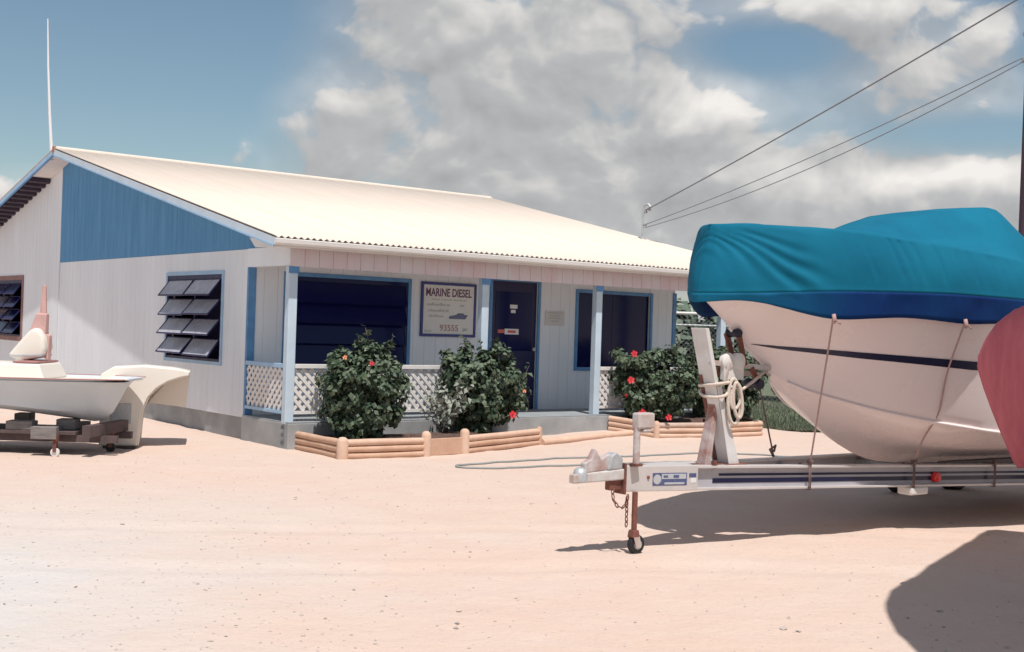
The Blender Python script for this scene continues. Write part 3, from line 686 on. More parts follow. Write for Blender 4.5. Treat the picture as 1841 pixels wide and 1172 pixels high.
soil(dense(P1 + [bl(3.3, -.17), bl(.1, -.17)]), pl1); soil(dense(P2 + [bl(8.2, -.17)]), pl2)
lt = empty('loose_timber', (0, 0, 0), 0, 'single round timber lying on the sand before the porch step', 'timber')
a = G(.47, 17.02, .035); b = G(*bl(5.45, -.62), .035); log(a, b, .05, M['log2'], lt)

# ------------------------------------------------------------------ foliage
def leaf_cloud(name, pts, nrm, size, m, parent=None, fold=.25, kind=True):
    n = len(pts); a = rng.normal(size=(n, 3)); a -= (a * nrm).sum(1)[:, None] * nrm; a /= np.linalg.norm(a, axis=1)[:, None] + 1e-9
    b = np.cross(nrm, a); L = size * rng.uniform(.7, 1.25, n)[:, None]; Wd = L * .36
    droop = rng.uniform(.05, .35, n)[:, None]
    p0 = pts; p1 = pts + a * L * .45 + b * Wd + nrm * Wd * fold; p2 = pts + a * L - nrm * L * droop; p3 = pts + a * L * .45 - b * Wd + nrm * Wd * fold; pm = pts + a * L * .5
    v = np.stack([p0, p1, p2, p3, pm], 1).reshape(-1, 3)
    i = np.arange(n)[:, None] * 5; f = np.stack([i + [0, 1, 4], i + [1, 2, 4], i + [2, 3, 4], i + [3, 0, 4]], 1).reshape(-1, 3)
    me = bpy.data.meshes.new(name); me.vertices.add(len(v)); me.vertices.foreach_set('co', v.astype(np.float32).ravel())
    me.loops.add(f.size); me.loops.foreach_set('vertex_index', f.astype(np.int32).ravel())
    me.polygons.add(len(f)); me.polygons.foreach_set('loop_start', np.arange(0, f.size, 3, dtype=np.int32)); me.update(calc_edges=True)
    for q in (m if isinstance(m, (list, tuple)) else [m]): me.materials.append(q)
    if isinstance(m, (list, tuple)):
        me.polygons.foreach_set('material_index', np.repeat((rng.random(n) < .55).astype(np.int32), 4))
    o = new_obj(name, me, parent)
    if kind: o['kind'] = 'stuff'
    return o
def bush(name, base, rx, ry, z0, z1, nclump, per_, size, label, flowers=(), seed=0, mats=('leaf', 'leaf_b'), crown_bias=0.0):
    global rng
    rng = np.random.default_rng(seed)
    root = empty(name, base, 0, label, 'bush', 'hibiscus bushes along the porch')
    zc, hz = (z0 + z1) / 2, (z1 - z0) / 2; P = []; Nn = []
    clumps = []
    while len(clumps) < nclump:
        q = rng.normal(size=3); q /= np.linalg.norm(q); r = rng.uniform(.62, 1.0) if rng.random() < .8 else rng.uniform(.2, .6)
        r *= (abs(q[0]) ** 3.2 + abs(q[1]) ** 3.2 + abs(q[2]) ** 3.2) ** (-1 / 3.2)
        r *= .86 + .22 * noise.noise((q[0] * 2 + seed, q[1] * 2, q[2] * 2))
        p = q * r * np.array((rx, ry, hz))
        p[:2] *= 1 - .34 * sst(0, -1, p[2] / hz) * .9 + crown_bias * p[2] / hz
        clumps.append((p + np.array((0, 0, zc)), q))
    stems = MB()
    for c, q in clumps:
        k = rng.poisson(per_) + 4; off = rng.normal(size=(k, 3)); off /= np.linalg.norm(off, axis=1)[:, None]
        rad = rng.uniform(.2, 1, k)[:, None] ** .5 * rng.uniform(.07, .13)
        d = off * .7 + q * .5 + np.array((0, 0, .55)); d += rng.normal(size=(k, 3)) * .35; d /= np.linalg.norm(d, axis=1)[:, None]
        P.append(c + off * rad * np.array((1, 1, .8))); Nn.append(d)
    for k in range(26):
        c, q = clumps[int(rng.integers(len(clumps)))]; dr = q * .6 + np.array((0, 0, .75)) + rng.normal(size=3) * .35; dr /= np.linalg.norm(dr); ln = rng.uniform(.14, .30)
        j = int(rng.integers(7, 13)); t_ = np.linspace(.25, 1, j)[:, None]; P.append(c + dr * ln * t_ + rng.normal(size=(j, 3)) * .012); d = rng.normal(size=(j, 3)) + np.array((0, 0, .7)); Nn.append(d / np.linalg.norm(d, axis=1)[:, None])
        stems.tube([tuple(c), tuple(c + dr * ln)], [.006, .003], 5)
    leaf_cloud('foliage', np.concatenate(P), np.concatenate(Nn), size, [M[x] for x in mats], root)
    for k in range(16):
        c = Vector(clumps[int(rng.integers(len(clumps)))][0]); s0 = Vector((rng.uniform(-.12, .12), rng.uniform(-.1, .1), -.02 + 0)); mid = s0.lerp(c, .5) + Vector((rng.uniform(-.06, .06), rng.uniform(-.06, .06), .1))
        stems.tube([s0, mid, c], [.016, .011, .004], 5)
    for fx, fy, fz, fm, fs in flowers: stems.tube([(fx, fy, fz), (fx * .7, fy * .7, fz * .85 - .01), (fx * .2, fy * .2, fz * .55)], [.005, .007, .009], 5)
    stems.build('stem', M['bark'], root, smooth=2)
    for fx, fy, fz, fm, fs in flowers:
        fl = MB(); fs *= .72; ctr = Vector((fx, fy, fz)); ax = Vector((.1 + rng.uniform(-.3, .3), -1, .25)).normalized(); s_ = ax.cross(Vector((0, 0, 1))).normalized(); t_ = s_.cross(ax)
        for k in range(5):
            an_ = 2 * math.pi * k / 5 + rng.uniform(0, .3); d = s_ * math.cos(an_) + t_ * math.sin(an_); e_ = ax.cross(d)
            fl.add([ctr, ctr + d * fs * .6 + e_ * fs * .42 + ax * fs * .25, ctr + d * fs + e_ * fs * .2 + ax * fs * .2, ctr + d * fs - e_ * fs * .25 + ax * fs * .22, ctr + d * fs * .6 - e_ * fs * .42 + ax * fs * .25],
                   [(0, 1, 2), (0, 2, 3), (0, 3, 4)])
        fl.tube([ctr, ctr + ax * fs * .9], .006, 5); fl.build('flower', M[fm], root, smooth=2, recalc=False)
    return root
def bpos(px_u, px_v): q = BW(px_u, px_v); return (q.x, q.y, gh(q.x, q.y) + .15)
bush('hibiscus_bush', bpos(.70, -.62), .66, .48, -.10, 1.26, 210, 30, .080, 'tall hibiscus bush in front of the large dark louvred window',
     [(.18, -.46, .98, 'flower', .045), (-.16, -.42, 1.04, 'flower_o', .04)], 3)
bush('hibiscus_bush', bpos(2.72, -.45), .68, .48, -.05, 1.29, 210, 30, .080, 'tall hibiscus bush under the sign, hiding the foot of the dark door',
     [(.45, -.36, .30, 'flower', .075), (.60, -.3, .62, 'flower_o', .035)], 5, crown_bias=.12)
bush('hibiscus_bush', bpos(6.02, -.50), .78, .42, -.05, 1.30, 220, 30, .082, 'rounded hibiscus bush with red flowers beside the right porch post',
     [(-.36, -.36, 1.06, 'flower', .075), (-.40, -.40, .66, 'flower', .08), (-.22, -.46, .18, 'flower', .08), (.18, -.46, .12, 'flower', .07), (-.45, -.2, .42, 'flower', .05)], 8)
bush('hibiscus_bush', bpos(7.50, -.52), .72, .42, -.08, 1.27, 260, 30, .082, 'dark hibiscus bush behind the winch post of the trailer',
     [(-.35, -.4, .86, 'flower', .05)], 13)
# a small silvery shrub between the two left bushes
rng = np.random.default_rng(21)
sp_ = empty('silvery_shrub', bpos(2.02, -.62), 0, 'small pale silvery shrub between the two left hibiscus bushes', 'shrub')
P = []; Nn = []; stm = MB()
for k in range(20):
    tip = np.array((rng.uniform(-.30, .30), rng.uniform(-.2, .2), rng.uniform(.35, .80))); stm.tube([(0, 0, -.02), tuple(tip * np.array((.5, .5, .55))), tuple(tip)], [.008, .006, .003], 5)
    for j in range(14):
        t = rng.uniform(.4, 1.05); P.append(tip * np.array((t, t, t)) + rng.normal(size=3) * .03); d = rng.normal(size=3) + np.array((0, -.3, .6)); Nn.append(d / np.linalg.norm(d))
leaf_cloud('foliage', np.array(P), np.array(Nn), .085, M['leaf_pale'], sp_); stm.build('stem', M['bark'], sp_, smooth=2)

# ------------------------------------------------------------------ boat trailer
TA = R(37); AX = Vector((math.cos(TA), math.sin(TA), 0)); NX = Vector((math.sin(TA), -math.cos(TA), 0)); UZ = Vector((0, 0, 1))
T0 = Vector((.85, 8.9, 0)); TIL = -.022
# trailer frame: x = along the axis from the tongue apex, y = away from the camera side, z up
trailer = empty('boat_trailer', T0, TA, 'long pale boat trailer with I-beam tongue rails, jack wheel and winch post', 'trailer')
HA = R(8)
def rail_pt(t, side, z): return Vector((t * math.cos(HA), side * t * math.sin(HA) * 1.0, z + TIL * t))
ZTOP, ZBOT = .640, .458
def ibeam(name, a, b, parent, m, mw, h=.182, w=.10, tf=.018):
    d = (b - a).normalized(); s = d.cross(UZ).normalized(); u = s.cross(d)
    f = MB(); f.bar(a - u * (tf / 2), b - u * (tf / 2), w, tf); f.bar(a - u * (h - tf / 2), b - u * (h - tf / 2), w, tf)
    o = f.build(name, m, parent, bevel=.003)
    MB().bar(a - u * (h / 2), b - u * (h / 2), .016, h - 2 * tf - .001).build('web', mw, o); return o
def side_stripe(t0, t1, side, z, h, m, parent, off, name):
    a = rail_pt(t0, side, z); b = rail_pt(t1, side, z); d = (b - a).normalized(); s = d.cross(UZ).normalized() * off
    MB().bar(a + s, b + s, .003, h).build(name, m, parent)
LR = 4.6
nr = ibeam('tongue_rail', rail_pt(.30, -1, ZTOP), rail_pt(LR, -1, ZTOP), trailer, M['alu'], M['web'])
ibeam('tongue_rail', rail_pt(.30, 1, ZTOP), rail_pt(LR, 1, ZTOP), trailer, M['alu'], M['web'])
for t0, z, h in ((.86, .570, .018), (.80, .525, .034)): side_stripe(t0, LR - .05, -1, z, h, M['navy'], nr, .0105, 'stripe')
# boxed nose of the tongue with label plates
a = rail_pt(-.02, 0, ZTOP); nose = MB()
nose.hexa([Vector((-.03, -.05, ZBOT)), Vector((.62, -.138, ZBOT - .015)), Vector((.62, .138, ZBOT - .015)), Vector((-.03, .05, ZBOT)),
           Vector((-.03, -.05, ZTOP + .004)), Vector((.62, -.138, ZTOP - .008)), Vector((.62, .138, ZTOP - .008)), Vector((-.03, .05, ZTOP + .004))])
nose = nose.build('tongue_nose', M['alu'], trailer, bevel=.006)
def nose_pt(t, z, off): 
    k = (t + .03) / .65; y = -.05 - .088 * k; n = Vector((-.088, -.65, 0)).normalized(); return Vector((t, y, z - .018 * t)) + n * off
def nose_plate(t0, t1, z0, z1, m, off=.002, name='label_plate', parent=None):
    return MB().hexa([nose_pt(t0, z0, 0.0005), nose_pt(t1, z0, .0005), nose_pt(t1, z0, off), nose_pt(t0, z0, off), nose_pt(t0, z1, .0005), nose_pt(t1, z1, .0005), nose_pt(t1, z1, off), nose_pt(t0, z1, off)]).build(name, m, parent or nose)
lp = nose_plate(.205, .515, .497, .590, M['plate_blue'])
nose_plate(.285, .505, .545, .583, M['plate_grey'], .0035, 'label_print'); nose_plate(.30, .34, .555, .572, M['plate_blue'], .0045, 'label_print'); nose_plate(.39, .44, .553, .574, M['plate_blue'], .0045, 'label_print')
nose_plate(.31, .49, .505, .520, M['plate_grey'], .0035, 'label_print')
dsc = MB(); c0 = nose_pt(.245, .543, .002); dsc.lathe(c0, (-.134, -.99, 0), [(0, .036), (.002, .036)], 18); dsc.build('round_emblem', M['plate_grey'], nose)
nose_plate(.535, .60, .555, .585, M['plate_blue'], .002); nose_plate(.55, .60, .515, .550, M['paper'], .002)
MB().lathe(nose_pt(.165, .56, 0), (-.134, -.99, 0), [(0, .012), (.008, .012), (.012, .006)], 8).build('bolt', M['rust'], nose)
# coupler
cp = MB()
cp.hexa([Vector((-.50, -.03, .535)), Vector((-.045, -.055, .545)), Vector((-.045, .055, .545)), Vector((-.50, .03, .535)), Vector((-.50, -.028, .60)), Vector((-.045, -.055, .625)), Vector((-.045, .055, .625)), Vector((-.50, .028, .60))])
coup = cp.build('coupler', M['galv_rust'], trailer, bevel=.01)
MB().lathe((-.42, 0, .545), (0, 0, 1), [(0, .052), (.05, .055), (.085, .042), (.10, .02)], 14).build('ball_cup', M['galv'], coup, smooth=True)
MB().prism([(-.40, .605), (-.12, .62), (-.10, .70), (-.17, .735), (-.25, .70), (-.30, .775), (-.345, .70), (-.40, .675)], lambda a, b, t: (a, t, b), -.028, .028).build('latch', M['rust_mix'], coup, bevel=.008)
MB().prism([(-.20, .62), (-.06, .62), (-.055, .70), (-.12, .745), (-.17, .72)], lambda a, b, t: (a, t, b), -.048, .048).build('clamp', M['galv'], coup, bevel=.012)
MB().box(-.05, -.031, -.062, .062, .44, .665).build('mount_plate', M['rust'], trailer, bevel=.004)
MB().box(-.16, -.05, -.03, .03, .47, .545).build('bracket', M['rust'], trailer, bevel=.006)
def link(c, d, n_, parent, r=.013, th=.0042):
    d = d.normalized(); n_ = (n_ - d * n_.dot(d)).normalized(); pts = []
    for k in range(13):
        q = 2 * math.pi * k / 12; pts.append(c + d * math.cos(q) * r * 1.75 + n_ * math.sin(q) * r)
    MB().tube(pts, th, 6, caps=False).build('chain_link', M['rust'], parent, smooth=2)
path = [Vector((-.13, -.03, .50)), Vector((-.145, -.04, .45)), Vector((-.135, -.045, .40)), Vector((-.105, -.05, .36)), Vector((-.06, -.055, .345)), Vector((-.03, -.06, .37)), Vector((-.02, -.065, .41)), Vector((-.02, -.066, .45))]
path2 = [Vector((-.03, -.07, .44 - .034 * k)) for k in range(8)]
ch = empty('safety_chain', (0, 0, 0)); ch.parent = trailer
for pth in (path, path2):
    dist = 0; fine = []
    for p, q in zip(pth[:-1], pth[1:]):
        for k in range(10): fine.append(p.lerp(q, k / 10))
    acc = 0; last = fine[0]; i = 0
    for p in fine[1:]:
        acc += (p - last).length
        if acc > .034:
            link(p, p - last if (p - last).length > 1e-5 else UZ, Vector((1, .2, .1)) if i % 2 else Vector((.1, 1, .1)), ch); acc = 0; i += 1
        last = p
# jack
JX = .035; jk = empty('jack', (JX, -.083, 0)); jk.parent = trailer
jz = gh(T0.x + .12 * AX.x, T0.y + .1)
MB().tube([(0, 0, .648), (0, 0, .93)], .026, 12).build('jack_tube', M['rust_mix'], jk, smooth=True)
MB().box(-.02, .14, -.04, .04, .915, 1.03).box(.035, .125, -.036, .036, .885, .915).build('jack_head', M['galv_rust'], jk, bevel=.014)
MB().box(-.035, .035, -.035, .035, .6445, .665).build('jack_collar', M['rust'], jk, bevel=.004)
MB().tube([(0, 0, .17), (0, 0, .457)], .021, 12).build('inner_tube', M['rust'], jk, smooth=True)
MB().hexa([Vector((-.035, -.035, .13)), Vector((.03, -.035, .13)), Vector((.03, .035, .13)), Vector((-.035, .035, .13)), Vector((-.028, -.028, .185)), Vector((.025, -.028, .185)), Vector((.025, .028, .185)), Vector((-.028, .028, .185))]).build('fork_top', M['rust'], jk, bevel=.006)
fk = MB()
for sy in (-.031, .031): fk.hexa([Vector((.0, sy - .003, .055)), Vector((.045, sy - .003, .055)), Vector((.045, sy + .003, .055)), Vector((.0, sy + .003, .055)), Vector((-.03, sy - .003, .14)), Vector((.03, sy - .003, .14)), Vector((.03, sy + .003, .14)), Vector((-.03, sy + .003, .14))])
fk.build('fork', M['galv_rust'], jk, bevel=.002)
whl = MB().lathe((.022, -.023, .068 + jz), (0, 1, 0), [(0, .048), (.003, .066), (.012, .071), (.034, .071), (.043, .066), (.046, .048)], 20).build('wheel', M['rubber'], jk, smooth=True)
MB().lathe((.022, -.026, .068 + jz), (0, 1, 0), [(0, .036), (.052, .036)], 14).build('hub', M['galv'], whl)
# winch post
WSH = .085; wp = empty('winch_post', (WSH, 0, 0)); wp.parent = trailer
MB().hexa([Vector((.93, -.075, .62)), Vector((.97, -.075, .62)), Vector((.97, .075, .62)), Vector((.93, .075, .62)), Vector((.625, -.078, 1.66)), Vector((.665, -.078, 1.66)), Vector((.665, .078, 1.66)), Vector((.625, .078, 1.66))]).build('upright', M['post_white'], wp, bevel=.004)
for sy in (-.085, .083):
    MB().hexa([Vector((.915, sy - .004, .62)), Vector((1.03, sy - .004, .62)), Vector((1.03, sy + .004, .62)), Vector((.915, sy + .004, .62)), Vector((.765, sy - .004, 1.22)), Vector((.81, sy - .004, 1.22)), Vector((.81, sy + .004, 1.22)), Vector((.765, sy + .004, 1.22))]).build('side_flange', M['post_white'], wp, bevel=.002)
MB().hexa([Vector((.70, -.05, .62)), Vector((.76, -.05, .62)), Vector((.76, .05, .62)), Vector((.70, .05, .62)), Vector((.80, -.035, 1.10)), Vector((.84, -.035, 1.10)), Vector((.84, .035, 1.10)), Vector((.80, .035, 1.10))]).build('brace', M['rust_mix'], wp, bevel=.004)
MB().box(.64, .80, -.10, .10, .603, .622).box(.86, 1.10, -.12, .12, .603, .622).build('base_plate', M['rust'], wp, bevel=.003)
MB().box(.69, .72, -.15, -.125, .60, .66).build('bolt', M['rust'], wp)
MB().bar((.920, .058, .64), (.727, .060, 1.30), .034, .008, (1, 0, .3)).build('rust_edge', M['rust'], wp)
arm = MB(); arm.bar((.70, -.06, 1.40), (1.42, -.03, 1.36), .022, .04); arm.bar((.72, .06, 1.36), (1.38, .03, 1.30), .022, .04); arm.build('winch_arm', M['galv_rust'], wp, bevel=.003)
wn_ = MB()
for cx in (.88, 1.0): wn_.lathe((cx, -.10, 1.41), (0, 1, 0), [(0, .05), (.012, .068), (.05, .068), (.06, .05)], 16)
wn_.box(.83, 1.05, -.09, -.05, 1.27, 1.41); wn_.build('winch_housing', M['white'], wp, smooth=True)
MB().lathe((.94, -.05, 1.33), (0, 1, 0), [(0, .045), (.1, .045)], 14).build('winch_drum', M['rust'], wp, smooth=True)
MB().bar((.86, -.12, 1.40), (.80, -.125, 1.26), .012, .022).build('crank_handle', M['galv_rust'], wp)
for (cx, cz, rr, ln) in ((1.27, 1.235, .045, .16), (1.02, 1.63, .038, .13)):
    MB().lathe((cx, -ln / 2, cz), (0, 1, 0), [(0, rr * .8), (.02, rr), (ln * .4, rr * .8), (ln * .6, rr * .8), (ln - .02, rr), (ln, rr * .8)], 16).build('bow_roller', M['black_roller'], wp, smooth=True)
MB().bar((1.02, -.05, 1.63), (1.10, -.05, 1.38), .02, .045).bar((.99, .05, 1.63), (1.10, .05, 1.36), .02, .045).bar((1.27, -.05, 1.235), (1.18, -.05, 1.36), .02, .04).build('roller_bracket', M['rust'], wp)
# cross members, bunks, axle and wheels
for t in (2.0, 3.3, 4.5): MB().bar((t, -t * math.tan(HA), .555 + TIL * t), (t, t * math.tan(HA), .555 + TIL * t), .07, .07).build('cross_member', M['galv'], trailer)
for sy in (-1, 1):
    yb = sy * LR * math.sin(HA)
    ibeam('side_rail', Vector((LR * math.cos(HA) + .01, yb, ZTOP + TIL * LR)), Vector((8.1, yb, ZTOP + TIL * 8.1)), trailer, M['alu'], M['web'])
    MB().bar((3.4, sy * .36, .55), (7.9, sy * .42, .53), .10, .05).build('bunk', M['timber'], trailer)
    MB().bar((5.1, sy * .3, .30), (5.1, sy * 1.12, .30), .06, .06).build('axle', M['galv'], trailer); MB().bar((6.0, sy * .3, .30), (6.0, sy * 1.12, .30), .06, .06).build('axle', M['galv'], trailer)
    for t in (5.1, 6.0):
        w_ = MB().lathe((t, sy * 1.22 - .1, .305), (0, 1, 0), [(0, .19), (.01, .28), (.04, .305), (.16, .305), (.19, .28), (.20, .19)], 28).build('wheel', M['rubber'], trailer, smooth=True)
        MB().lathe((t, sy * 1.22 - .105, .305), (0, 1, 0), [(0, .06), (.02, .17), (.19, .17), (.21, .06)], 20).build('rim', M['galv'], w_, smooth=True)
    MB().box(5.05, 5.15, sy * .62 - .04, sy * .62 + .04, .27, .36).box(5.95, 6.05, sy * .62 - .04, sy * .62 + .04, .27, .36).build('hanger', M['galv'], trailer)
for t in (2.95,):
    p = rail_pt(t, -1, ZBOT)
    MB().box(p.x - .11, p.x + .13, p.y - .055, p.y + .09, p.z - .07, p.z - .003).build('step_bracket', M['white'], trailer, bevel=.015)
p = rail_pt(3.18, -1, .535); d = (rail_pt(4, -1, 0) - rail_pt(3, -1, 0)).normalized(); s = d.cross(UZ).normalized()
MB().lathe(p + s * .008, s, [(0, .045), (.03, .045), (.045, .036), (.05, .015)], 16).build('marker_light', M['red_lens'], trailer, smooth=True)
# cord lashings wrapped round the near rail
for t in (1.73, 2.88, 3.87):
    c = rail_pt(t, -1, (ZTOP + ZBOT) / 2); mb = MB()
    for k in range(2):
        o = d * (k * .016 - .008); hh, ww = .10, .060
        mb.tube([c + o + s * ww + UZ * hh, c + o + s * ww - UZ * hh, c + o - s * ww - UZ * hh, c + o - s * ww + UZ * hh, c + o + s * ww + UZ * hh], .0055, 6)
    mb.tube([c + s * .055 + UZ * .10, c + s * .08 + UZ * .13, c + s * .03 + UZ * .12], .014, 6); mb.build('lashing', M['rope_dark'], trailer, smooth=2)
# rope coiled on the winch post
def TW(p): return T0 + AX * (p[0] + WSH) - NX * p[1] + UZ * p[2]
rp = MB(); pts = []
for k in range(60):
    q = k / 59 * 2 * math.pi * 2.6; pts.append(Vector((.80 + .075 * math.cos(q) - .0 + .03 * (k / 59), -.125 * math.sin(q) - .0, 1.20 + .05 * math.sin(q * .5 + .5) + .02 * math.cos(q))))
rp.tube([TW(p) for p in pts], .013, 7)
def loop(x0, y0, ztop, zbot, w_, lean):
    pp = []
    for k in range(25):
        q = math.pi * 2 * k / 24; pp.append(Vector((x0 + w_ * math.sin(q) * (1 + .35 * math.sin(q / 2)) + lean * (1 - math.cos(q)), y0 - .01 * math.sin(q), ztop + (zbot - ztop) * (1 - math.cos(q)) / 2)))
    rp.tube([TW(p) for p in pp], .0135, 7)
loop(.90, -.125, 1.28, .93, .045, .01); loop(.93, -.135, 1.24, 1.05, .035, -.01); loop(.91, -.145, 1.25, .98, .03, .02)
rp.tube([TW(p) for p in (Vector((.86, -.12, 1.22)), Vector((1.0, -.13, 1.20)), Vector((1.15, -.10, 1.26)), Vector((1.36, -.04, 1.34)))], .012, 7)
tag(rp.build('rope_coil', M['rope'], smooth=2), 'off-white rope looped and hanging on the trailer winch post', 'rope')

# ------------------------------------------------------------------ big covered boat
BT0 = T0 + AX * .70
boat = empty('covered_boat', BT0, TA, 'large white flared-bow boat under a teal canvas cover on the trailer', 'boat')
# local frame: x aft from the stem head, y away from the camera side, z up
def ip(x, tab):
    xs_ = [t[0] for t in tab]; ys2 = [t[1] for t in tab]; return float(np.interp(x, xs_, ys2))
def smooth_tab(tab, n=200):
    x0, x1 = tab[0][0], tab[-1][0]; X = np.linspace(x0, x1, n); Y = np.interp(X, [t[0] for t in tab], [t[1] for t in tab])
    k = np.array([1, 2, 3, 4, 3, 2, 1.]); k /= k.sum()
    for _ in range(3): Y = np.convolve(np.concatenate([2 * Y[0] - Y[3:0:-1], Y, 2 * Y[-1] - Y[-2:-5:-1]]), k, 'valid')
    return list(zip(X, Y))
def bgf(s_): s_ = max(s_, 0); return 1.2 * (1 - (1 - min(s_ / 3.0, 1)) ** 2) ** .69
KEEL = smooth_tab([(0, 1.93), (.085, 1.858), (.26, 1.75), (.455, 1.581), (.653, 1.453), (.889, 1.30), (1.135, 1.097), (1.424, .887), (1.72, .716), (2.0, .61), (2.26, .552), (2.82, .52), (4, .505), (6.6, .50)])
CHZ = smooth_tab([(.70, 1.38), (.76, 1.30), (1.135, 1.165), (1.582, 1.042), (1.974, .965), (2.614, .875), (3.5, .82), (6.6, .80)])
def chb(s_):
    t = min(max((s_ - .80) / 2.6, 0), 1); return 1.0 * (1 - (1 - t) ** 2) ** 1.15
def hull_sec(s_, n1=5, n2=12):
    zk = ip(s_, KEEL); zs = 1.95; bs = max(.004, bgf(s_) - .03)
    bc = chb(s_); zc = max(zk, ip(s_, CHZ)) if s_ > .7 else zk
    if bc < .01: zc = zk
    pts = []
    for i in range(n1): t = i / n1; pts.append((bc * t, zk + (zc - zk) * t ** 1.1))
    pw = 1.5 - .65 * sst(.9, 2.2, s_)
    for i in range(n2 + 1): t = i / n2; pts.append((bc + (bs - bc) * t ** pw if s_ > .05 else bs * t, zc + (zs - zc) * t))
    return pts
st_s = [0, .03, .085, .15, .26, .35, .455, .55, .653, .77, .889, 1.0, 1.135, 1.28, 1.424, 1.57, 1.72, 1.9, 2.1, 2.26, 2.5, 2.8, 3.2, 3.8, 4.6, 5.4, 6.2, 6.6]
hb_ = MB()
for sy in (-1, 1): hb_.grid([[(s_, sy * b_, z_) for b_, z_ in hull_sec(s_)] for s_ in st_s])
sec = hull_sec(6.6); hb_.f.append(None) if False else None
n0 = len(hb_.v); hb_.v += [(6.6, -b_, z_) for b_, z_ in sec] + [(6.6, b_, z_) for b_, z_ in sec[::-1]]; hb_.f.append(tuple(range(n0, len(hb_.v))))
hull = hb_.build('hull', M['gel'], boat, smooth=True)
def hull_b(s_, z_):
    sc = hull_sec(s_); return float(np.interp(z_, [p[1] for p in sc], [p[0] for p in sc]))
# tapering navy stripe lying on the hull side
ST, SB_ = [(.58, 1.549), (.856, 1.537), (1.308, 1.509), (2.187, 1.462), (6.5, 1.38)], [(.58, 1.546), (.856, 1.509), (1.308, 1.462), (2.187, 1.394), (6.5, 1.30)]
for sy in (-1, 1):
    rows = []
    for s_ in np.linspace(.58, 6.5, 60):
        zt, zb = ip(s_, ST), ip(s_, SB_); rows.append([(s_, sy * (hull_b(s_, z_) + .004), z_) for z_ in (zb, (zb + zt) / 2, zt)])
    MB().grid(rows).build('stripe', M['navy'], hull, smooth=2)
# spray rail along the chine and moulded strake
for sy in (-1, 1):
    MB().tube([(s_, sy * (chb(s_) + .006), max(ip(s_, KEEL), ip(s_, CHZ)) + .004) for s_ in np.linspace(.95, 6.5, 40)], .014, 6).build('chine_rail', M['gel'], hull, smooth=2)
MB().tube([(s_ + .004, 0, ip(s_, KEEL) - .002) for s_ in np.linspace(.35, .80, 12)], .012, 6).build('stem_band', M['gel'], hull, smooth=2)
MB().tube([(.90, 0, 1.37), (.82, 0, 1.36), (.80, 0, 1.32), (.84, 0, 1.30)], .012, 6).build('bow_eye', M['galv'], hull, smooth=2)
# canvas cover
TOPZ = smooth_tab([(0, 2.46), (.09, 2.472), (.39, 2.457), (.9, 2.45), (1.316, 2.41), (2.1, 2.349), (2.66, 2.293), (4, 2.2), (6.75, 2.1)])
KNZ = smooth_tab([(0, 1.925), (.226, 1.934), (.75, 1.968), (1.175, 1.978), (1.67, 1.986), (2.55, 1.97), (6.75, 1.95)])
HEMZ = smooth_tab([(0, 1.855), (.07, 1.88), (.234, 1.882), (.397, 1.835), (.575, 1.785), (.751, 1.748), (1.025, 1.77), (1.30, 1.792), (1.607, 1.777), (1.868, 1.755), (2.19, 1.77), (2.6, 1.79), (3.0, 1.755), (3.5, 1.79), (4.1, 1.755), (5, 1.79), (6.75, 1.77)])
MIDZ = smooth_tab([(0, 2.46), (.5, 2.47), (1.0, 2.485), (1.6, 2.53), (1.85, 2.57), (2.55, 2.755), (3.1, 2.835), (3.30, 2.835), (3.85, 2.56), (4.4, 2.26), (6.75, 2.1)], 300)
CAB = [(0, .02), (1.6, .22), (2.4, .38), (3.3, .46), (4.6, .5), (6.75, .4)]
def cover_row(s_, sy):
    bgk = bgf(s_) + .002; pts = []; br = .93 * bgk
    zt, zk, zh, zm, cb_ = ip(s_, TOPZ), ip(s_, KNZ), ip(s_, HEMZ), ip(s_, MIDZ), min(ip(s_, CAB), br * .8)
    ctrl = [(0, zm), (cb_ * .5, zm - .004), (cb_ * .92, zm - .014)]
    for t in (.15, .3, .45, .6, .75, .88): ctrl.append((cb_ + (br - .02 - cb_) * t, zt - .004 + (zm - .016 - zt) * (1 - t) ** 1.9 - .014 * math.sin(math.pi * t) * min(1, br * 1.3)))
    ctrl += [(br - .018, zt - .003), (br, zt - .014), (br + .010, zt - .035)]
    for t in np.linspace(.05, .96, 30): ctrl.append((br + .010 + (bgk + .018 - br - .010) * t + .022 * math.sin(math.pi * t), zt - .035 + (zk + .03 - zt + .035) * t))
    ctrl += [(bgk + .020, zk + .02), (bgk + .022, zk), (bgk + .018, zk - .02)]
    for t in (.2, .4, .6, .8, 1.0): ctrl.append((bgk + .018 + (.97 * bgk + .012 - bgk - .018) * t, zk - .02 + (zh - zk + .02) * t))
    kk = min(1, max(0, s_) / .012) ** .5
    return [(s_ + .10 * sst(1.95, 2.45, z_) * (1 - sst(0, .6, s_)), sy * b_ * kk, z_) for b_, z_ in ctrl]
cov = MB(); cs = np.concatenate([.3 * np.linspace(0, 1, 30) ** 2.2, np.linspace(.315, 3.2, 230), np.linspace(3.3, 6.75, 40)])
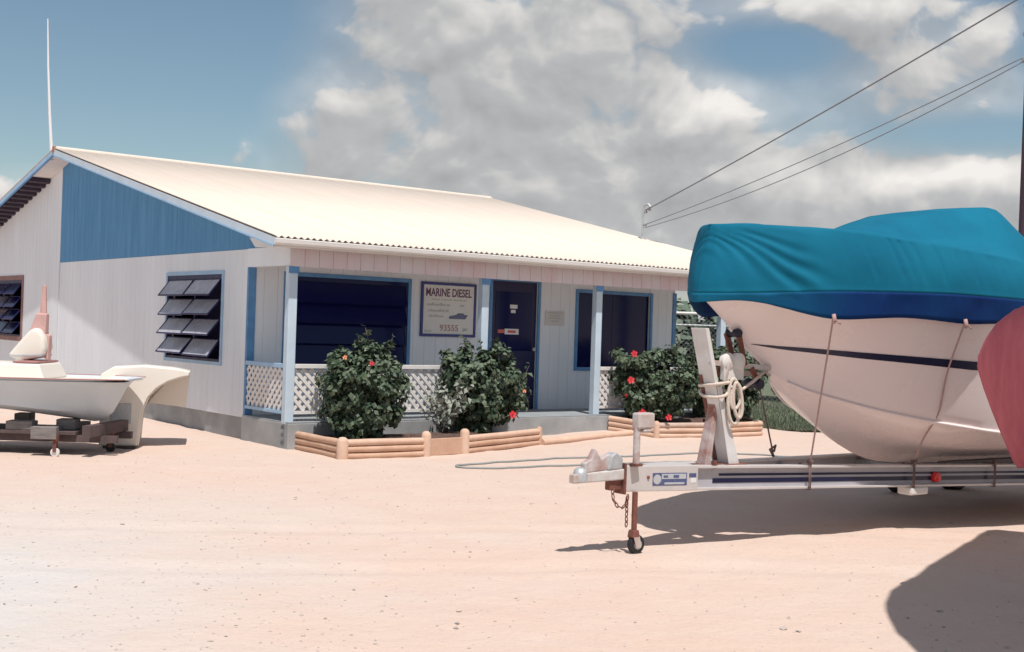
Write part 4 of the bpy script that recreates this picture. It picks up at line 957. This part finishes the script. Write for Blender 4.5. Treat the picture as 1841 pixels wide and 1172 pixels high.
def fold(p, b_):
    x, y, z = p
    dx, dz = x - .02, 2.47 - z; r = math.hypot(dx, dz); th = math.degrees(math.atan2(dz, dx + 1e-6))
    a = 0
    if dz > 0 and 1.93 < z < 2.46:
        f1 = sst(.03, .16, r) * (1 - sst(.45, 1.0, r))
        a += .012 * f1 * noise.noise((th * .12, r * .8, 2)); thw = th + 5 * noise.noise((r * 3, 1, 4))
        for t0_, w0, dp, r1 in ((22, 3.2, .010, .7), (33, 3.2, .016, .95), (44, 3, .017, .95), (56, 3.6, .013, .6), (72, 4, .012, .5)):
            q_ = abs(thw - t0_) / w0
            if q_ < 2.5: a -= dp * math.exp(-q_ * q_) * sst(.06, .24, r) * (1 - sst(r1 * .6, r1, r)); 
            if 1 < q_ < 4: a += dp * .35 * math.exp(-(q_ - 2) ** 2) * sst(.06, .24, r) * (1 - sst(r1 * .6, r1, r))
        f2 = sst(.7, 1.2, x) * (1 - sst(2.3, 2.8, x)) * sst(2.0, 2.12, z)
        sl_ = x + .22 * (z - 2.2); a += .005 * f2 * noise.noise((sl_ * 14, 4, z))
        for x0_, dp in ((1.02, .008), (1.24, .012), (1.33, .014), (1.43, .012), (1.62, .013), (1.95, .009)):
            q_ = abs(sl_ - x0_ - .03 * noise.noise((z * 5, x0_, 1))) / .022
            if q_ < 3: a -= dp * math.exp(-q_ * q_) * sst(2.0, 2.15, z)
    a += .008 * noise.noise((x * 2.1, z * 3.1, y)) + .004 * noise.noise((x * 6, z * 5, y * 4))
    if z < 1.93: a += .010 * noise.noise((x * 5, 3, z * 4)) + .006 * noise.noise((x * 14, 5, 1))
    return a
def cov_pt(p, sy):
    a = fold((p[0], abs(p[1]), p[2]), 0); k = sst(0, .25, p[0]); top = p[2] > ip(p[0], TOPZ) - .02
    if top: return (p[0], p[1], p[2] + a * .7)
    return (p[0] - a * (1 - k), p[1] + sy * a * k, p[2])
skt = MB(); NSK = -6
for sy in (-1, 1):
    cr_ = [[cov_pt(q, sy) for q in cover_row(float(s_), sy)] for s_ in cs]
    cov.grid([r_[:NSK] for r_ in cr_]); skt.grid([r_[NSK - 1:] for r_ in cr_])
cover = cov.build('cover', M['teal'], boat, smooth=2)
md = cover.modifiers.new('weld', 'WELD'); md.merge_threshold = .002
md = cover.modifiers.new('cloth', 'SOLIDIFY'); md.thickness = .004; md.offset = -1
shaded_hem = skt.build('skirt', M['skirt'], cover, smooth=2)  # lower band of the cover, split off to carry the painted shade
md = shaded_hem.modifiers.new('weld', 'WELD'); md.merge_threshold = .002
md = shaded_hem.modifiers.new('cloth', 'SOLIDIFY'); md.thickness = .004; md.offset = -1
# deck under the cover, so the hull is closed
MB().grid([[(s_, -max(.002, bgf(s_) - .032), 1.949), (s_, 0, 1.97), (s_, max(.002, bgf(s_) - .032), 1.949)] for s_ in st_s[1:]]).build('deck', M['gel'], boat, smooth=2)
# tie-down cords from the hem to the trailer rail
def BWp(s_, y, z): return BT0 + AX * s_ - NX * y + UZ * z
def RW(t, side, z): p = rail_pt(t, side, z); return T0 + AX * p.x - NX * p.y + UZ * p.z
for i, (s_, t, lab) in enumerate(((.751, 1.73, 'thin pinkish cord tying the cover hem down nearest the winch post'), (1.868, 2.88, 'thin pinkish cord tying the cover hem down nearest the maroon boat'))):
    a = BWp(s_, -(.97 * bgf(s_) + .022), ip(s_, HEMZ) + .015); b = RW(t, -1, ZTOP + .02) + NX * .05; cpts = []
    for k in range(25):
        p = a.lerp(b, k / 24); q = p - BT0; sx, yy, zz = q.dot(AX), -q.dot(NX), p.z
        if zz > ip(sx, KEEL) and zz < 1.9: yy = min(yy, -(hull_b(sx, zz) + .010))
        cpts.append(BWp(sx, yy, zz))
    for _ in range(5): cpts = [cpts[0]] + [(cpts[i - 1] + cpts[i] * 2 + cpts[i + 1]) / 4 for i in range(1, 24)] + [cpts[-1]]
    mb = MB(); mb.tube(cpts, .0075, 6); mb.tube([a + UZ * .02, a + NX * .012 - UZ * .02, a - UZ * .045], .016, 6); mb.tube([a, a + NX * .02 + AX * .03 - UZ * .04, a + NX * .015 + AX * .07 - UZ * .05], .006, 5)
    tag(mb.build('tie_down_cord', M['rope_pink'], smooth=2), lab, 'cord', 'cords tying down the boat cover')
a = BWp(1.6, .97, 1.78); b = RW(1.95, 1, ZTOP + .012); mb = MB(); mb.tube([a, a.lerp(b, .55), b], .0075, 6); mb.tube([b + UZ * .04, b + UZ * .09 + AX * .02, b + UZ * .06 - AX * .05, b], .012, 6)
tag(mb.build('tie_down_cord', M['rope_dark'], smooth=2), 'dark cord under the bow tied to the far trailer rail', 'cord', 'cords tying down the boat cover')

# ------------------------------------------------------------------ maroon wrapped bow at the right edge and an unseen canvas sheet added for the shade in front
RB = Vector((2.838, 7.45, 0)); ra = R(-24)
red = empty('wrapped_boat', RB, ra, 'maroon canvas-wrapped bow of a second boat at the right edge', 'boat')
# local x aft (to the right), y away, z up; stem profile of the wrapped bow
def red_sec(x):
    zt = 1.47 + .40 * (1 - (1 - min(x / .38, 1)) ** 2) ** .55 + .06 * sst(.5, 2.5, x)
    zb = 1.47 - .60 * min(x / .235, 1) ** .85 - .12 * sst(.3, 1.8, x)
    b_ = .40 * (1 - (1 - min(x / 1.6, 1)) ** 2) ** .75 + .012
    pts = []
    for i in range(25):
        q = math.pi * i / 24 - math.pi / 2; cz = (zt + zb) / 2 + .06; hz_ = (zt - cz) if q > 0 else (cz - zb)
        pts.append((b_ * max(0, math.cos(q)) ** (.75 if q > 0 else 1.15), cz + hz_ * math.sin(q) * (1 if q > 0 else 1)))
    return pts
rs_ = [0, .01, .02, .03, .045, .06, .08, .10, .125, .15, .18, .21, .24, .28, .32, .36, .41, .46, .53, .6, .7, .8, .92, 1.05, 1.35, 1.7, 2.1, 2.6, 3.2, 4.0, 4.8]
mb = MB()
for sy in (-1, 1):
    rows = []
    for x in rs_:
        row = []
        for b_, z_ in red_sec(x):
            w_ = .022 * noise.noise((x * 5 + z_ * 1.2, z_ * 1.0, sy)) + .014 * abs(noise.noise((x * 13 + z_ * 3, z_ * 1.5, 3))) + .004 * noise.noise((x * 40, z_ * 6, 3)); row.append((x, sy * (b_ + w_ * min(1, x * 6)), z_))
        rows.append(row)
    mb.grid(rows)
mb.build('wrap', M['red_canvas'], red, smooth=2)
MB().tube([(x, -(red_sec(x)[14][0] + .006), red_sec(x)[14][1] + .02 + .1 * x) for x in np.linspace(.50, 3.0, 14)], .010, 6).build('piping', M['rope_pink'], red, smooth=2)
MB().tube([(x + .002, -.004 - .35 * x * 0, z_) for x, z_ in [(x, red_sec(x)[0][1] + .0) for x in (.30, .22, .15, .09, .04, .01, 0)] + [(x, red_sec(x)[24][1]) for x in (.01, .04, .1, .2, .4, .8)]], .006, 6).build('seam', M['red_canvas'], red, smooth=2)
for x in (1.6, 3.8):
    for sy in (-.5, .5): MB().bar((x, sy * 1.2, -.05), (x, sy * .62, .95), .09, .09).build('boat_stand', M['timber'], red)
    MB().bar((x, -.55, .12), (x, .55, .12), .08, .08).build('boat_stand', M['timber'], red)
# canvas sheet added out of view, outlined to cast the shade on the sand
cz = 3.6; dsh = Vector((SUN_H.x, SUN_H.y)) * (cz / math.tan(SUN_EL))
sh = [(2.06, 5.76), (2.15, 6.35), (2.18, 6.79), (2.27, 7.27), (2.35, 7.54), (2.49, 7.89), (2.86, 8.49), (3.32, 9.23), (3.73, 9.89), (4.09, 10.44), (4.21, 10.52), (4.42, 10.45), (6.2, 10.1), (7.2, 9.4), (7.4, 6.0), (6.5, 4.2), (2.5, 4.6)]
cpl = [(x + dsh.x, y + dsh.y) for x, y in sh]; cc = Vector((sum(p[0] for p in cpl) / len(cpl), sum(p[1] for p in cpl) / len(cpl)))
can = empty('shade_canopy', (cc.x, cc.y, 0), 0, 'tan canvas shade canopy on poles whose shadow lies in the right foreground', 'canopy')
rows = [[(cc.x + (p[0] - cc.x) * k - cc.x, cc.y + (p[1] - cc.y) * k - cc.y, cz + .35 * (1 - k) ** 1.5) for p in cpl + cpl[:1]] for k in (1, .8, .55, .3, .02)]
o = MB().grid(rows).build('canvas', M['canopy'], can, smooth=2); md = o.modifiers.new('t', 'SOLIDIFY'); md.thickness = .006
for i in (3, 9, 13, 15):
    p = cpl[i]; k = .96; x, y = (cc.x + (p[0] - cc.x) * k), (cc.y + (p[1] - cc.y) * k)
    MB().tube([(x - cc.x, y - cc.y, -.05), (x - cc.x, y - cc.y, cz + .01)], .022, 8).build('pole', M['galv'], can)

# ------------------------------------------------------------------ small skiff on a dolly at the left
SK = Vector((-4.41, 14.42, 0)); ska = math.pi + R(2)      # local x runs from the bow (right) towards the stern (left)
skiff = empty('small_skiff', SK, ska, 'small pale grey skiff with maroon rail on a low wheeled dolly', 'boat')
def sk_sec(x):
    L = 3.6; t = x / L; b_ = .44 + .22 * (1 - (1 - min(t / .5, 1)) ** 2) ** .7; bb = b_ * (.45 + .4 * sst(.05, .5, t))
    zg = .885 - .01 * t; zk = float(np.interp(x, [0, .05, .08, .15, .24, .30, .38, 1.45, 3.6], [.87, .85, .80, .66, .49, .41, .36, .48, .56])); zch = zk + .10 + .22 * (1 - sst(0, .8, x)) * .6
    zch = min(zch, zg - .03); pts = [(0, zk), (bb * .5, zk + (zch - zk) * .35), (bb, zch)]
    for q in (.2, .4, .6, .8, 1): pts.append((bb + (b_ - bb) * q ** 1.3, zch + (zg - zch) * q))
    return pts
sxs = [0, .02, .05, .1, .16, .24, .34, .46, .6, .8, 1.1, 1.5, 2.0, 2.6, 3.2, 3.6]
mb = MB()
for sy in (-1, 1): mb.grid([[(x, sy * b_, z_) for b_, z_ in sk_sec(x)] for x in sxs])
n0 = len(mb.v); q = sk_sec(0); mb.v += [(0, -b_, z_) for b_, z_ in q] + [(0, b_, z_) for b_, z_ in q[::-1]]; mb.f.append(tuple(range(n0, len(mb.v))))
n0 = len(mb.v); q = sk_sec(3.6); mb.v += [(3.6, -b_, z_) for b_, z_ in q] + [(3.6, b_, z_) for b_, z_ in q[::-1]]; mb.f.append(tuple(range(n0, len(mb.v))))
h2 = mb.build('hull', M['skiff'], skiff, smooth=True)
MB().grid([[(x, -sk_sec(x)[-1][0] + .004, sk_sec(x)[-1][1] - .03), (x, 0, sk_sec(x)[-1][1] - .02), (x, sk_sec(x)[-1][0] - .004, sk_sec(x)[-1][1] - .03)] for x in sxs]).build('deck', M['cream'], skiff, smooth=2)
for sy in (-1, 1): MB().tube([(x, sy * (sk_sec(x)[-1][0] + .004), sk_sec(x)[-1][1]) for x in sxs], .008, 6).build('rub_rail', M['skiff_rim'], skiff, smooth=2)
MB().hexa([Vector((.92, -.42, .86)), Vector((2.6, -.42, .86)), Vector((2.6, .42, .86)), Vector((.92, .42, .86)), Vector((1.0, -.38, 1.035)), Vector((2.6, -.38, 1.035)), Vector((2.6, .38, 1.035)), Vector((1.0, .38, 1.035))]).build('seat_box', M['cream'], skiff, bevel=.02)
MB().box(1.02, 1.30, -.36, .36, 1.04, 1.062).build('seat_cushion', M['skiff_rim'], skiff, bevel=.006)
# dolly
dol = empty('boat_dolly', (SK.x, SK.y, 0), ska, 'low timber dolly on small casters under the grey skiff', 'dolly')
MB().bar((.22, -.40, .30), (.36, .62, .30), .10, .13).build('cross_timber', M['timber_red'], dol)
MB().bar((.72, .50, .265), (1.0, .52, .265), .12, .14).build('block', M['timber'], dol, bevel=.006)
MB().bar((.70, -.5, .28), (.86, .56, .28), .10, .10).build('cross_timber', M['timber'], dol)
MB().bar((1.9, -.5, .34), (1.9, .5, .34), .10, .12).build('cross_timber', M['timber_red'], dol)
for sy in (-.3, .30): MB().bar((.1, sy, .19), (2.3, sy, .188), .09, .08).build('runner', M['timber_red'], dol)
MB().box(.55, 2.3, -.44, .40, .235, .275).build('platform', M['timber_red'], dol, bevel=.004)
for bx_, by_, w_, h_ in ((.62, .1, .22, .12), (1.05, .28, .30, .10), (1.25, -.2, .18, .15), (1.6, .05, .26, .16)):
    MB().box(bx_, bx_ + w_, by_ - .1, by_ + .1, .277, .277 + h_).build('chock', M['timber'], dol, bevel=.008)
def caster(x, y, m, r=.055):
    c = empty('caster', (x, y, 0)); c.parent = dol; wx = c
    MB().lathe((0, -.02, r - .004), (0, 1, 0), [(0, r * .7), (.004, r), (.036, r), (.04, r * .7)], 16).build('wheel', m, c, smooth=True)
    MB().box(-.02, .02, -.034, -.026, r, .24).box(-.02, .02, .026, .034, r, .24).box(-.03, .03, -.035, .035, .17, .24).build('fork', M['rust'], c)
    p = SK + Matrix.Rotation(ska, 3, 'Z') @ Vector((x, y, 0)); c.location.z = gh(p.x, p.y)
caster(.74, .50, M['white'], .05); caster(.30, -.13, M['rubber']); caster(1.9, .42, M['rubber']); caster(1.9, -.42, M['rubber'])
# tilted outboard motor lying in the skiff
om = empty('outboard_motor', (-5.62, 14.45, 1.02), R(0), 'white outboard motor with rusty pink leg tilted up in the skiff', 'outboard motor')
o = MB().prism([(-.27, .09), (-.10, .30), (.0, .415), (.09, .425), (.155, .33), (.175, .20), (.145, .09), (-.12, .03)], lambda a, b, t: (a, t, b), -.15, .15).build('cowl', M['cream'], om, smooth=2)
md = o.modifiers.new('edge', 'BEVEL'); md.width = .055; md.segments = 4
MB().prism([(-.23, .10), (.15, .115), (.15, .095), (-.22, .08)], lambda a, b, t: (a, t, b), -.153, .153).build('cowl_band', M['galv'], om)
MB().hexa([Vector((-.06, -.07, .34)), Vector((.14, -.07, .26)), Vector((.14, .07, .26)), Vector((-.06, .07, .34)), Vector((.02, -.05, .60)), Vector((.15, -.05, .60)), Vector((.15, .05, .60)), Vector((.02, .05, .60))]).build('mid_section', M['pinkish'], om, bevel=.02)
MB().prism([(.05, .58), (.13, .58), (.115, .92), (.085, .94), (.075, .92)], lambda a, b, t: (a, t, b), -.022, .022).build('leg', M['pinkish'], om, bevel=.008)
MB().hexa([Vector((.10, -.05, .10)), Vector((.18, -.05, .04)), Vector((.18, .05, .04)), Vector((.10, .05, .10)), Vector((.12, -.05, .36)), Vector((.19, -.05, .34)), Vector((.19, .05, .34)), Vector((.12, .05, .36))]).build('clamp_bracket', M['pinkish'], om, bevel=.01)
# moulded white fibreglass arch standing behind the skiff
ma = empty('fibreglass_moulding', (-4.45, 15.05, 0), R(14), 'cream moulded fibreglass arch piece standing on the sand behind the skiff', 'boat moulding')
out = [(-.55, .03), (-.10, .03), (-.085, .28), (-.06, .46), (.0, .62), (.10, .74), (.24, .83), (.40, .885), (.485, .90), (.50, .955), (.30, .985), (-.05, 1.01), (-.42, .985), (-.55, .90)]
MB().prism(out, lambda a, b, t: (a, t, b), 0, .035).build('side_panel', M['cream'], ma, bevel=.012)
inn = [(-.10, .03), (-.085, .28), (-.06, .46), (.0, .62), (.10, .74), (.24, .83), (.40, .885), (.485, .90)]
mb = MB(); mb.grid([[(a, .035 + t, b) for t in (0, .35, .7)] for a, b in inn]); o = mb.build('arch_skin', M['cream'], ma, smooth=2); md = o.modifiers.new('t', 'SOLIDIFY'); md.thickness = .012
top = [(.50, .955), (.30, .985), (-.05, 1.01), (-.42, .985), (-.55, .90)]
mb = MB(); mb.grid([[(a, .035 + t, b) for t in (0, .35, .7)] for a, b in top]); o = mb.build('top_skin', M['cream'], ma, smooth=2); md = o.modifiers.new('t', 'SOLIDIFY'); md.thickness = .012
MB().prism([(-.07, .52), (.455, .46), (.49, .90), (.40, .88), (.24, .83), (.1, .74), (0, .62), (-.06, .46)], lambda a, b, t: (a, t, b), .735, .75).build('back_panel', M['cream'], ma)
MB().box(-.42, -.18, -.012, -.002, .30, .55).build('access_panel', M['plate_grey'], ma, bevel=.008)
MB().box(-.5, -.12, -.05, .7, -.02, .028).build('skid', M['timber_red'], ma)

# ------------------------------------------------------------------ hose on the sand
def spline(pts, n=14):
    P = [Vector(p) for p in pts]; P = [P[0] * 2 - P[1]] + P + [P[-1] * 2 - P[-2]]; out = []
    for i in range(1, len(P) - 2):
        for k in range(n):
            t = k / n; a, b, c, d_ = P[i - 1], P[i], P[i + 1], P[i + 2]
            out.append(.5 * ((2 * b) + (c - a) * t + (2 * a - 5 * b + 4 * c - d_) * t * t + (3 * b - a - 3 * c + d_) * t ** 3))
    return out + [P[-2]]
HP = [(5.6, 15.3), (4.2, 16.2), (2.95, 16.75), (1.9, 16.1), (.95, 15.55), (.2, 14.95), (-.35, 14.45), (-.58, 14.15), (-.50, 13.98), (-.1, 14.05), (.6, 14.55), (1.5, 15.0), (2.6, 15.5), (3.6, 15.35), (4.6, 14.9)]
tag(MB().tube([G(p.x, p.y, .012) for p in spline([(x, y, 0) for x, y in HP])], .013, 6).build('garden_hose', M['hose'], smooth=2), 'grey garden hose looped on the sand before the planters', 'hose')

# ------------------------------------------------------------------ overhead line and utility pole
PX, PY = 7.36, 17.6
pole = empty('utility_pole', (PX, PY, 0), 0, 'dark wooden utility pole cut by the right edge of the frame', 'utility pole')
MB().tube([(0, 0, -.3), (.02, 0, 4), (.03, 0, 8.6)], [.15, .135, .11], 14).build('shaft', M['pole'], pole, smooth=True)
for z_ in (5.68, 6.05, 6.45):
    MB().lathe((-.10, -.06, z_), (-.7, -.7, .1), [(0, .025), (.03, .05), (.06, .05), (.09, .03), (.12, .035), (.14, .02)], 10).build('insulator', M['porcelain'], pole, smooth=True)
    MB().bar((-.02, 0, z_), (-.11, -.06, z_), .04, .05).build('bracket', M['rust'], pole)
mt = m0 + Vector((.04, -.03, .58)); mt2 = m0 + Vector((.04, -.03, .30))
def cable(a, b, sag, r, label):
    pts = []
    for k in range(33):
        t = k / 32; p = a.lerp(b, t); p.z -= sag * 4 * t * (1 - t); pts.append(p)
    tag(MB().tube(pts, r, 6).build('overhead_cable', M['wire'], smooth=2), label, 'cable', 'cables from the roof mast')
cable(mt, Vector((PX - .12, PY - .10, 6.66)), .05, .0125, 'single dark power cable sweeping from the roof mast to the top right corner')
cable(mt2, Vector((PX - .19, PY - .13, 5.72)), .10, .0075, 'upper of the two close cables running from roof mast to utility pole')
cable(mt2 - UZ * .06, Vector((PX - .19, PY - .13, 5.66)), .22, .0075, 'lower of the two close cables running from roof mast to utility pole')
# ------------------------------------------------------------------ fence, lawn and trees beyond
FY = 27.0
fence = empty('chain_link_fence', (2.5, FY, 0), R(4), 'grey chain-link fence with two pale rails beyond the right end of the porch', 'fence')
for k in range(13): MB().tube([(k * 2.4, 0, -.1), (k * 2.4, 0, 2.15)], .035, 8).build('post', M['galv'], fence, smooth=True)
MB().tube([(-.1, 0, 2.09), (29, 0, 2.09)], .032, 8).build('rail', M['white'], fence, smooth=True); MB().tube([(-.1, -.01, 1.83), (29, -.01, 1.83)], .022, 8).build('rail', M['galv'], fence, smooth=True)
mb = MB(); k = -2.0
while k < 29:
    for sg in (1, -1):
        x0, x1 = (k, k + 2.0) if sg > 0 else (k + 2.0, k)
        a, b = Vector((x0, .04 * sg, .05)), Vector((x1, .04 * sg, 2.05)); mb.bar(a, b, .004, .004)
    k += .11
mb.build('wire_mesh', M['porcelain'], fence)['kind'] = 'stuff'
lawn_o = MB().grid([[(x, y, .030 + .015 * noise.noise((x, y, 5))) for x in np.linspace(3.3, 40, 60)] for y in np.linspace(21.2, 60, 60)]).build('lawn', M['lawn'], smooth=2)
tag(lawn_o, kind='structure')
rng = np.random.default_rng(5); n = 26000
gx = 3.3 + rng.random(n) ** 1.5 * 10; gy_ = 21.1 + rng.random(n) ** 1.6 * 9
v = []; f = []
ang = rng.uniform(0, 6.28, n); hh = rng.uniform(.04, .11, n); ww = .008
p = np.stack([gx, gy_, np.full(n, .02)], 1); dx = np.stack([np.cos(ang) * ww, np.sin(ang) * ww, np.zeros(n)], 1); tip = p + np.stack([np.sin(ang) * .03, np.cos(ang) * .03, hh], 1)
v = np.stack([p - dx, p + dx, tip], 1).reshape(-1, 3); me = bpy.data.meshes.new('grass'); me.from_pydata(v.tolist(), [], np.arange(3 * n).reshape(-1, 3).tolist()); me.materials.append(M['grass'])
tag(new_obj('grass', me), 'short green grass of the lawn behind the trailer', 'grass', kind='stuff')
def far_tree(x, y, r, h, label, seed, n=2600, sz=.30):
    global rng
    rng = np.random.default_rng(seed); root = empty('far_tree', (x, y, 0), 0, label, 'tree', 'trees beyond the fence')
    P = []; Nn = []; tr = MB(); tr.tube([(0, 0, -.1), (.1, 0, h * .3), (-.05, .05, h * .6)], [.16, .11, .05], 7)
    for c in range(26):
        q = rng.normal(size=3); q /= np.linalg.norm(q); cc_ = q * rng.uniform(.35, .95) * np.array((r, r, h * .42)) + np.array((0, 0, h * .56)); k = n // 26
        o = rng.normal(size=(k, 3)); o /= np.linalg.norm(o, axis=1)[:, None]; P.append(cc_ + o * r * .34 * rng.uniform(.4, 1, k)[:, None]); d = o + np.array((0, 0, .6)); Nn.append(d / np.linalg.norm(d, axis=1)[:, None])
        if c < 8: tr.tube([(0, 0, h * .3), tuple(cc_ * .6), tuple(cc_)], [.06, .04, .015], 5)
    leaf_cloud('crown', np.concatenate(P), np.concatenate(Nn), sz, M['leaf_far'], root); tr.build('trunk', M['bark'], root, smooth=2)
TR = [(3.0, 31.0, 1.5, 2.25, 'low bushy tree beyond the fence, partly behind the porch corner'), (5.2, 32.0, 1.7, 2.75, 'taller rounded tree beyond the fence, nearest the covered bow'), (7.9, 31.0, 1.7, 2.5, 'bushy green tree beyond the fence, hidden by the white hull'),
      (11, 32.5, 2.0, 2.9, 'broad green tree beyond the fence, far behind the boat'), (14.5, 32, 2.0, 2.7, 'green tree beyond the fence, behind the teal cover'), (18.5, 33, 2.2, 3.0, 'large green tree beyond the fence near the utility pole'), (23, 33, 2.2, 2.8, 'green tree at the far right end of the fence'), (.6, 33.5, 1.8, 2.4, 'low tree beyond the fence hidden behind the workshop')]
for i, (x, y, r, h, lab) in enumerate(TR): far_tree(x, y, r, h, lab, 40 + i)

# ------------------------------------------------------------------ loose stones on the sand
rng = np.random.default_rng(77); mb = MB()
def stone(x, y, r):
    q = rng.normal(size=(6, 3)) * .22; base = np.array([(1, 0, 0), (0, 1, 0), (-1, 0, 0), (0, -1, 0), (0, 0, .75), (0, 0, -.5)]) + q; a = rng.uniform(0, 6.28)
    c, s_ = math.cos(a), math.sin(a); z0 = gh(x, y) + r * .15
    mb.add([(x + r * (p[0] * c - p[1] * s_), y + r * (p[0] * s_ + p[1] * c) * .8, z0 + r * p[2] * .7) for p in base], [(0, 1, 4), (1, 2, 4), (2, 3, 4), (3, 0, 4), (1, 0, 5), (2, 1, 5), (3, 2, 5), (0, 3, 5)])
for k in range(1700):
    y = 4.6 + rng.random() ** 1.6 * 10; x = rng.uniform(-.5, .5) * y * 1.0
    if rng.random() < .45: x = (-abs(rng.normal(0, .5)) * .35 - .10 + rng.normal(0, .10)) * y
    stone(x, y, rng.uniform(.004, .011) * (1.8 if rng.random() < .05 else 1))
for x, y, r in ((2.62, 7.35, .028), (2.5, 6.95, .020), (3.55, 7.7, .03), (2.36, 7.15, .016), (3.4, 7.9, .02), (-.25, 6.9, .02), (1.55, 6.75, .03), (1.62, 6.7, .024), (-.9, 7.4, .016), (3.9, 10.75, .03)): stone(x, y, r)
tag(mb.build('gravel', M['stone'], smooth=False, recalc=False), 'loose stones scattered over the pale sand of the yard', 'gravel', kind='stuff')
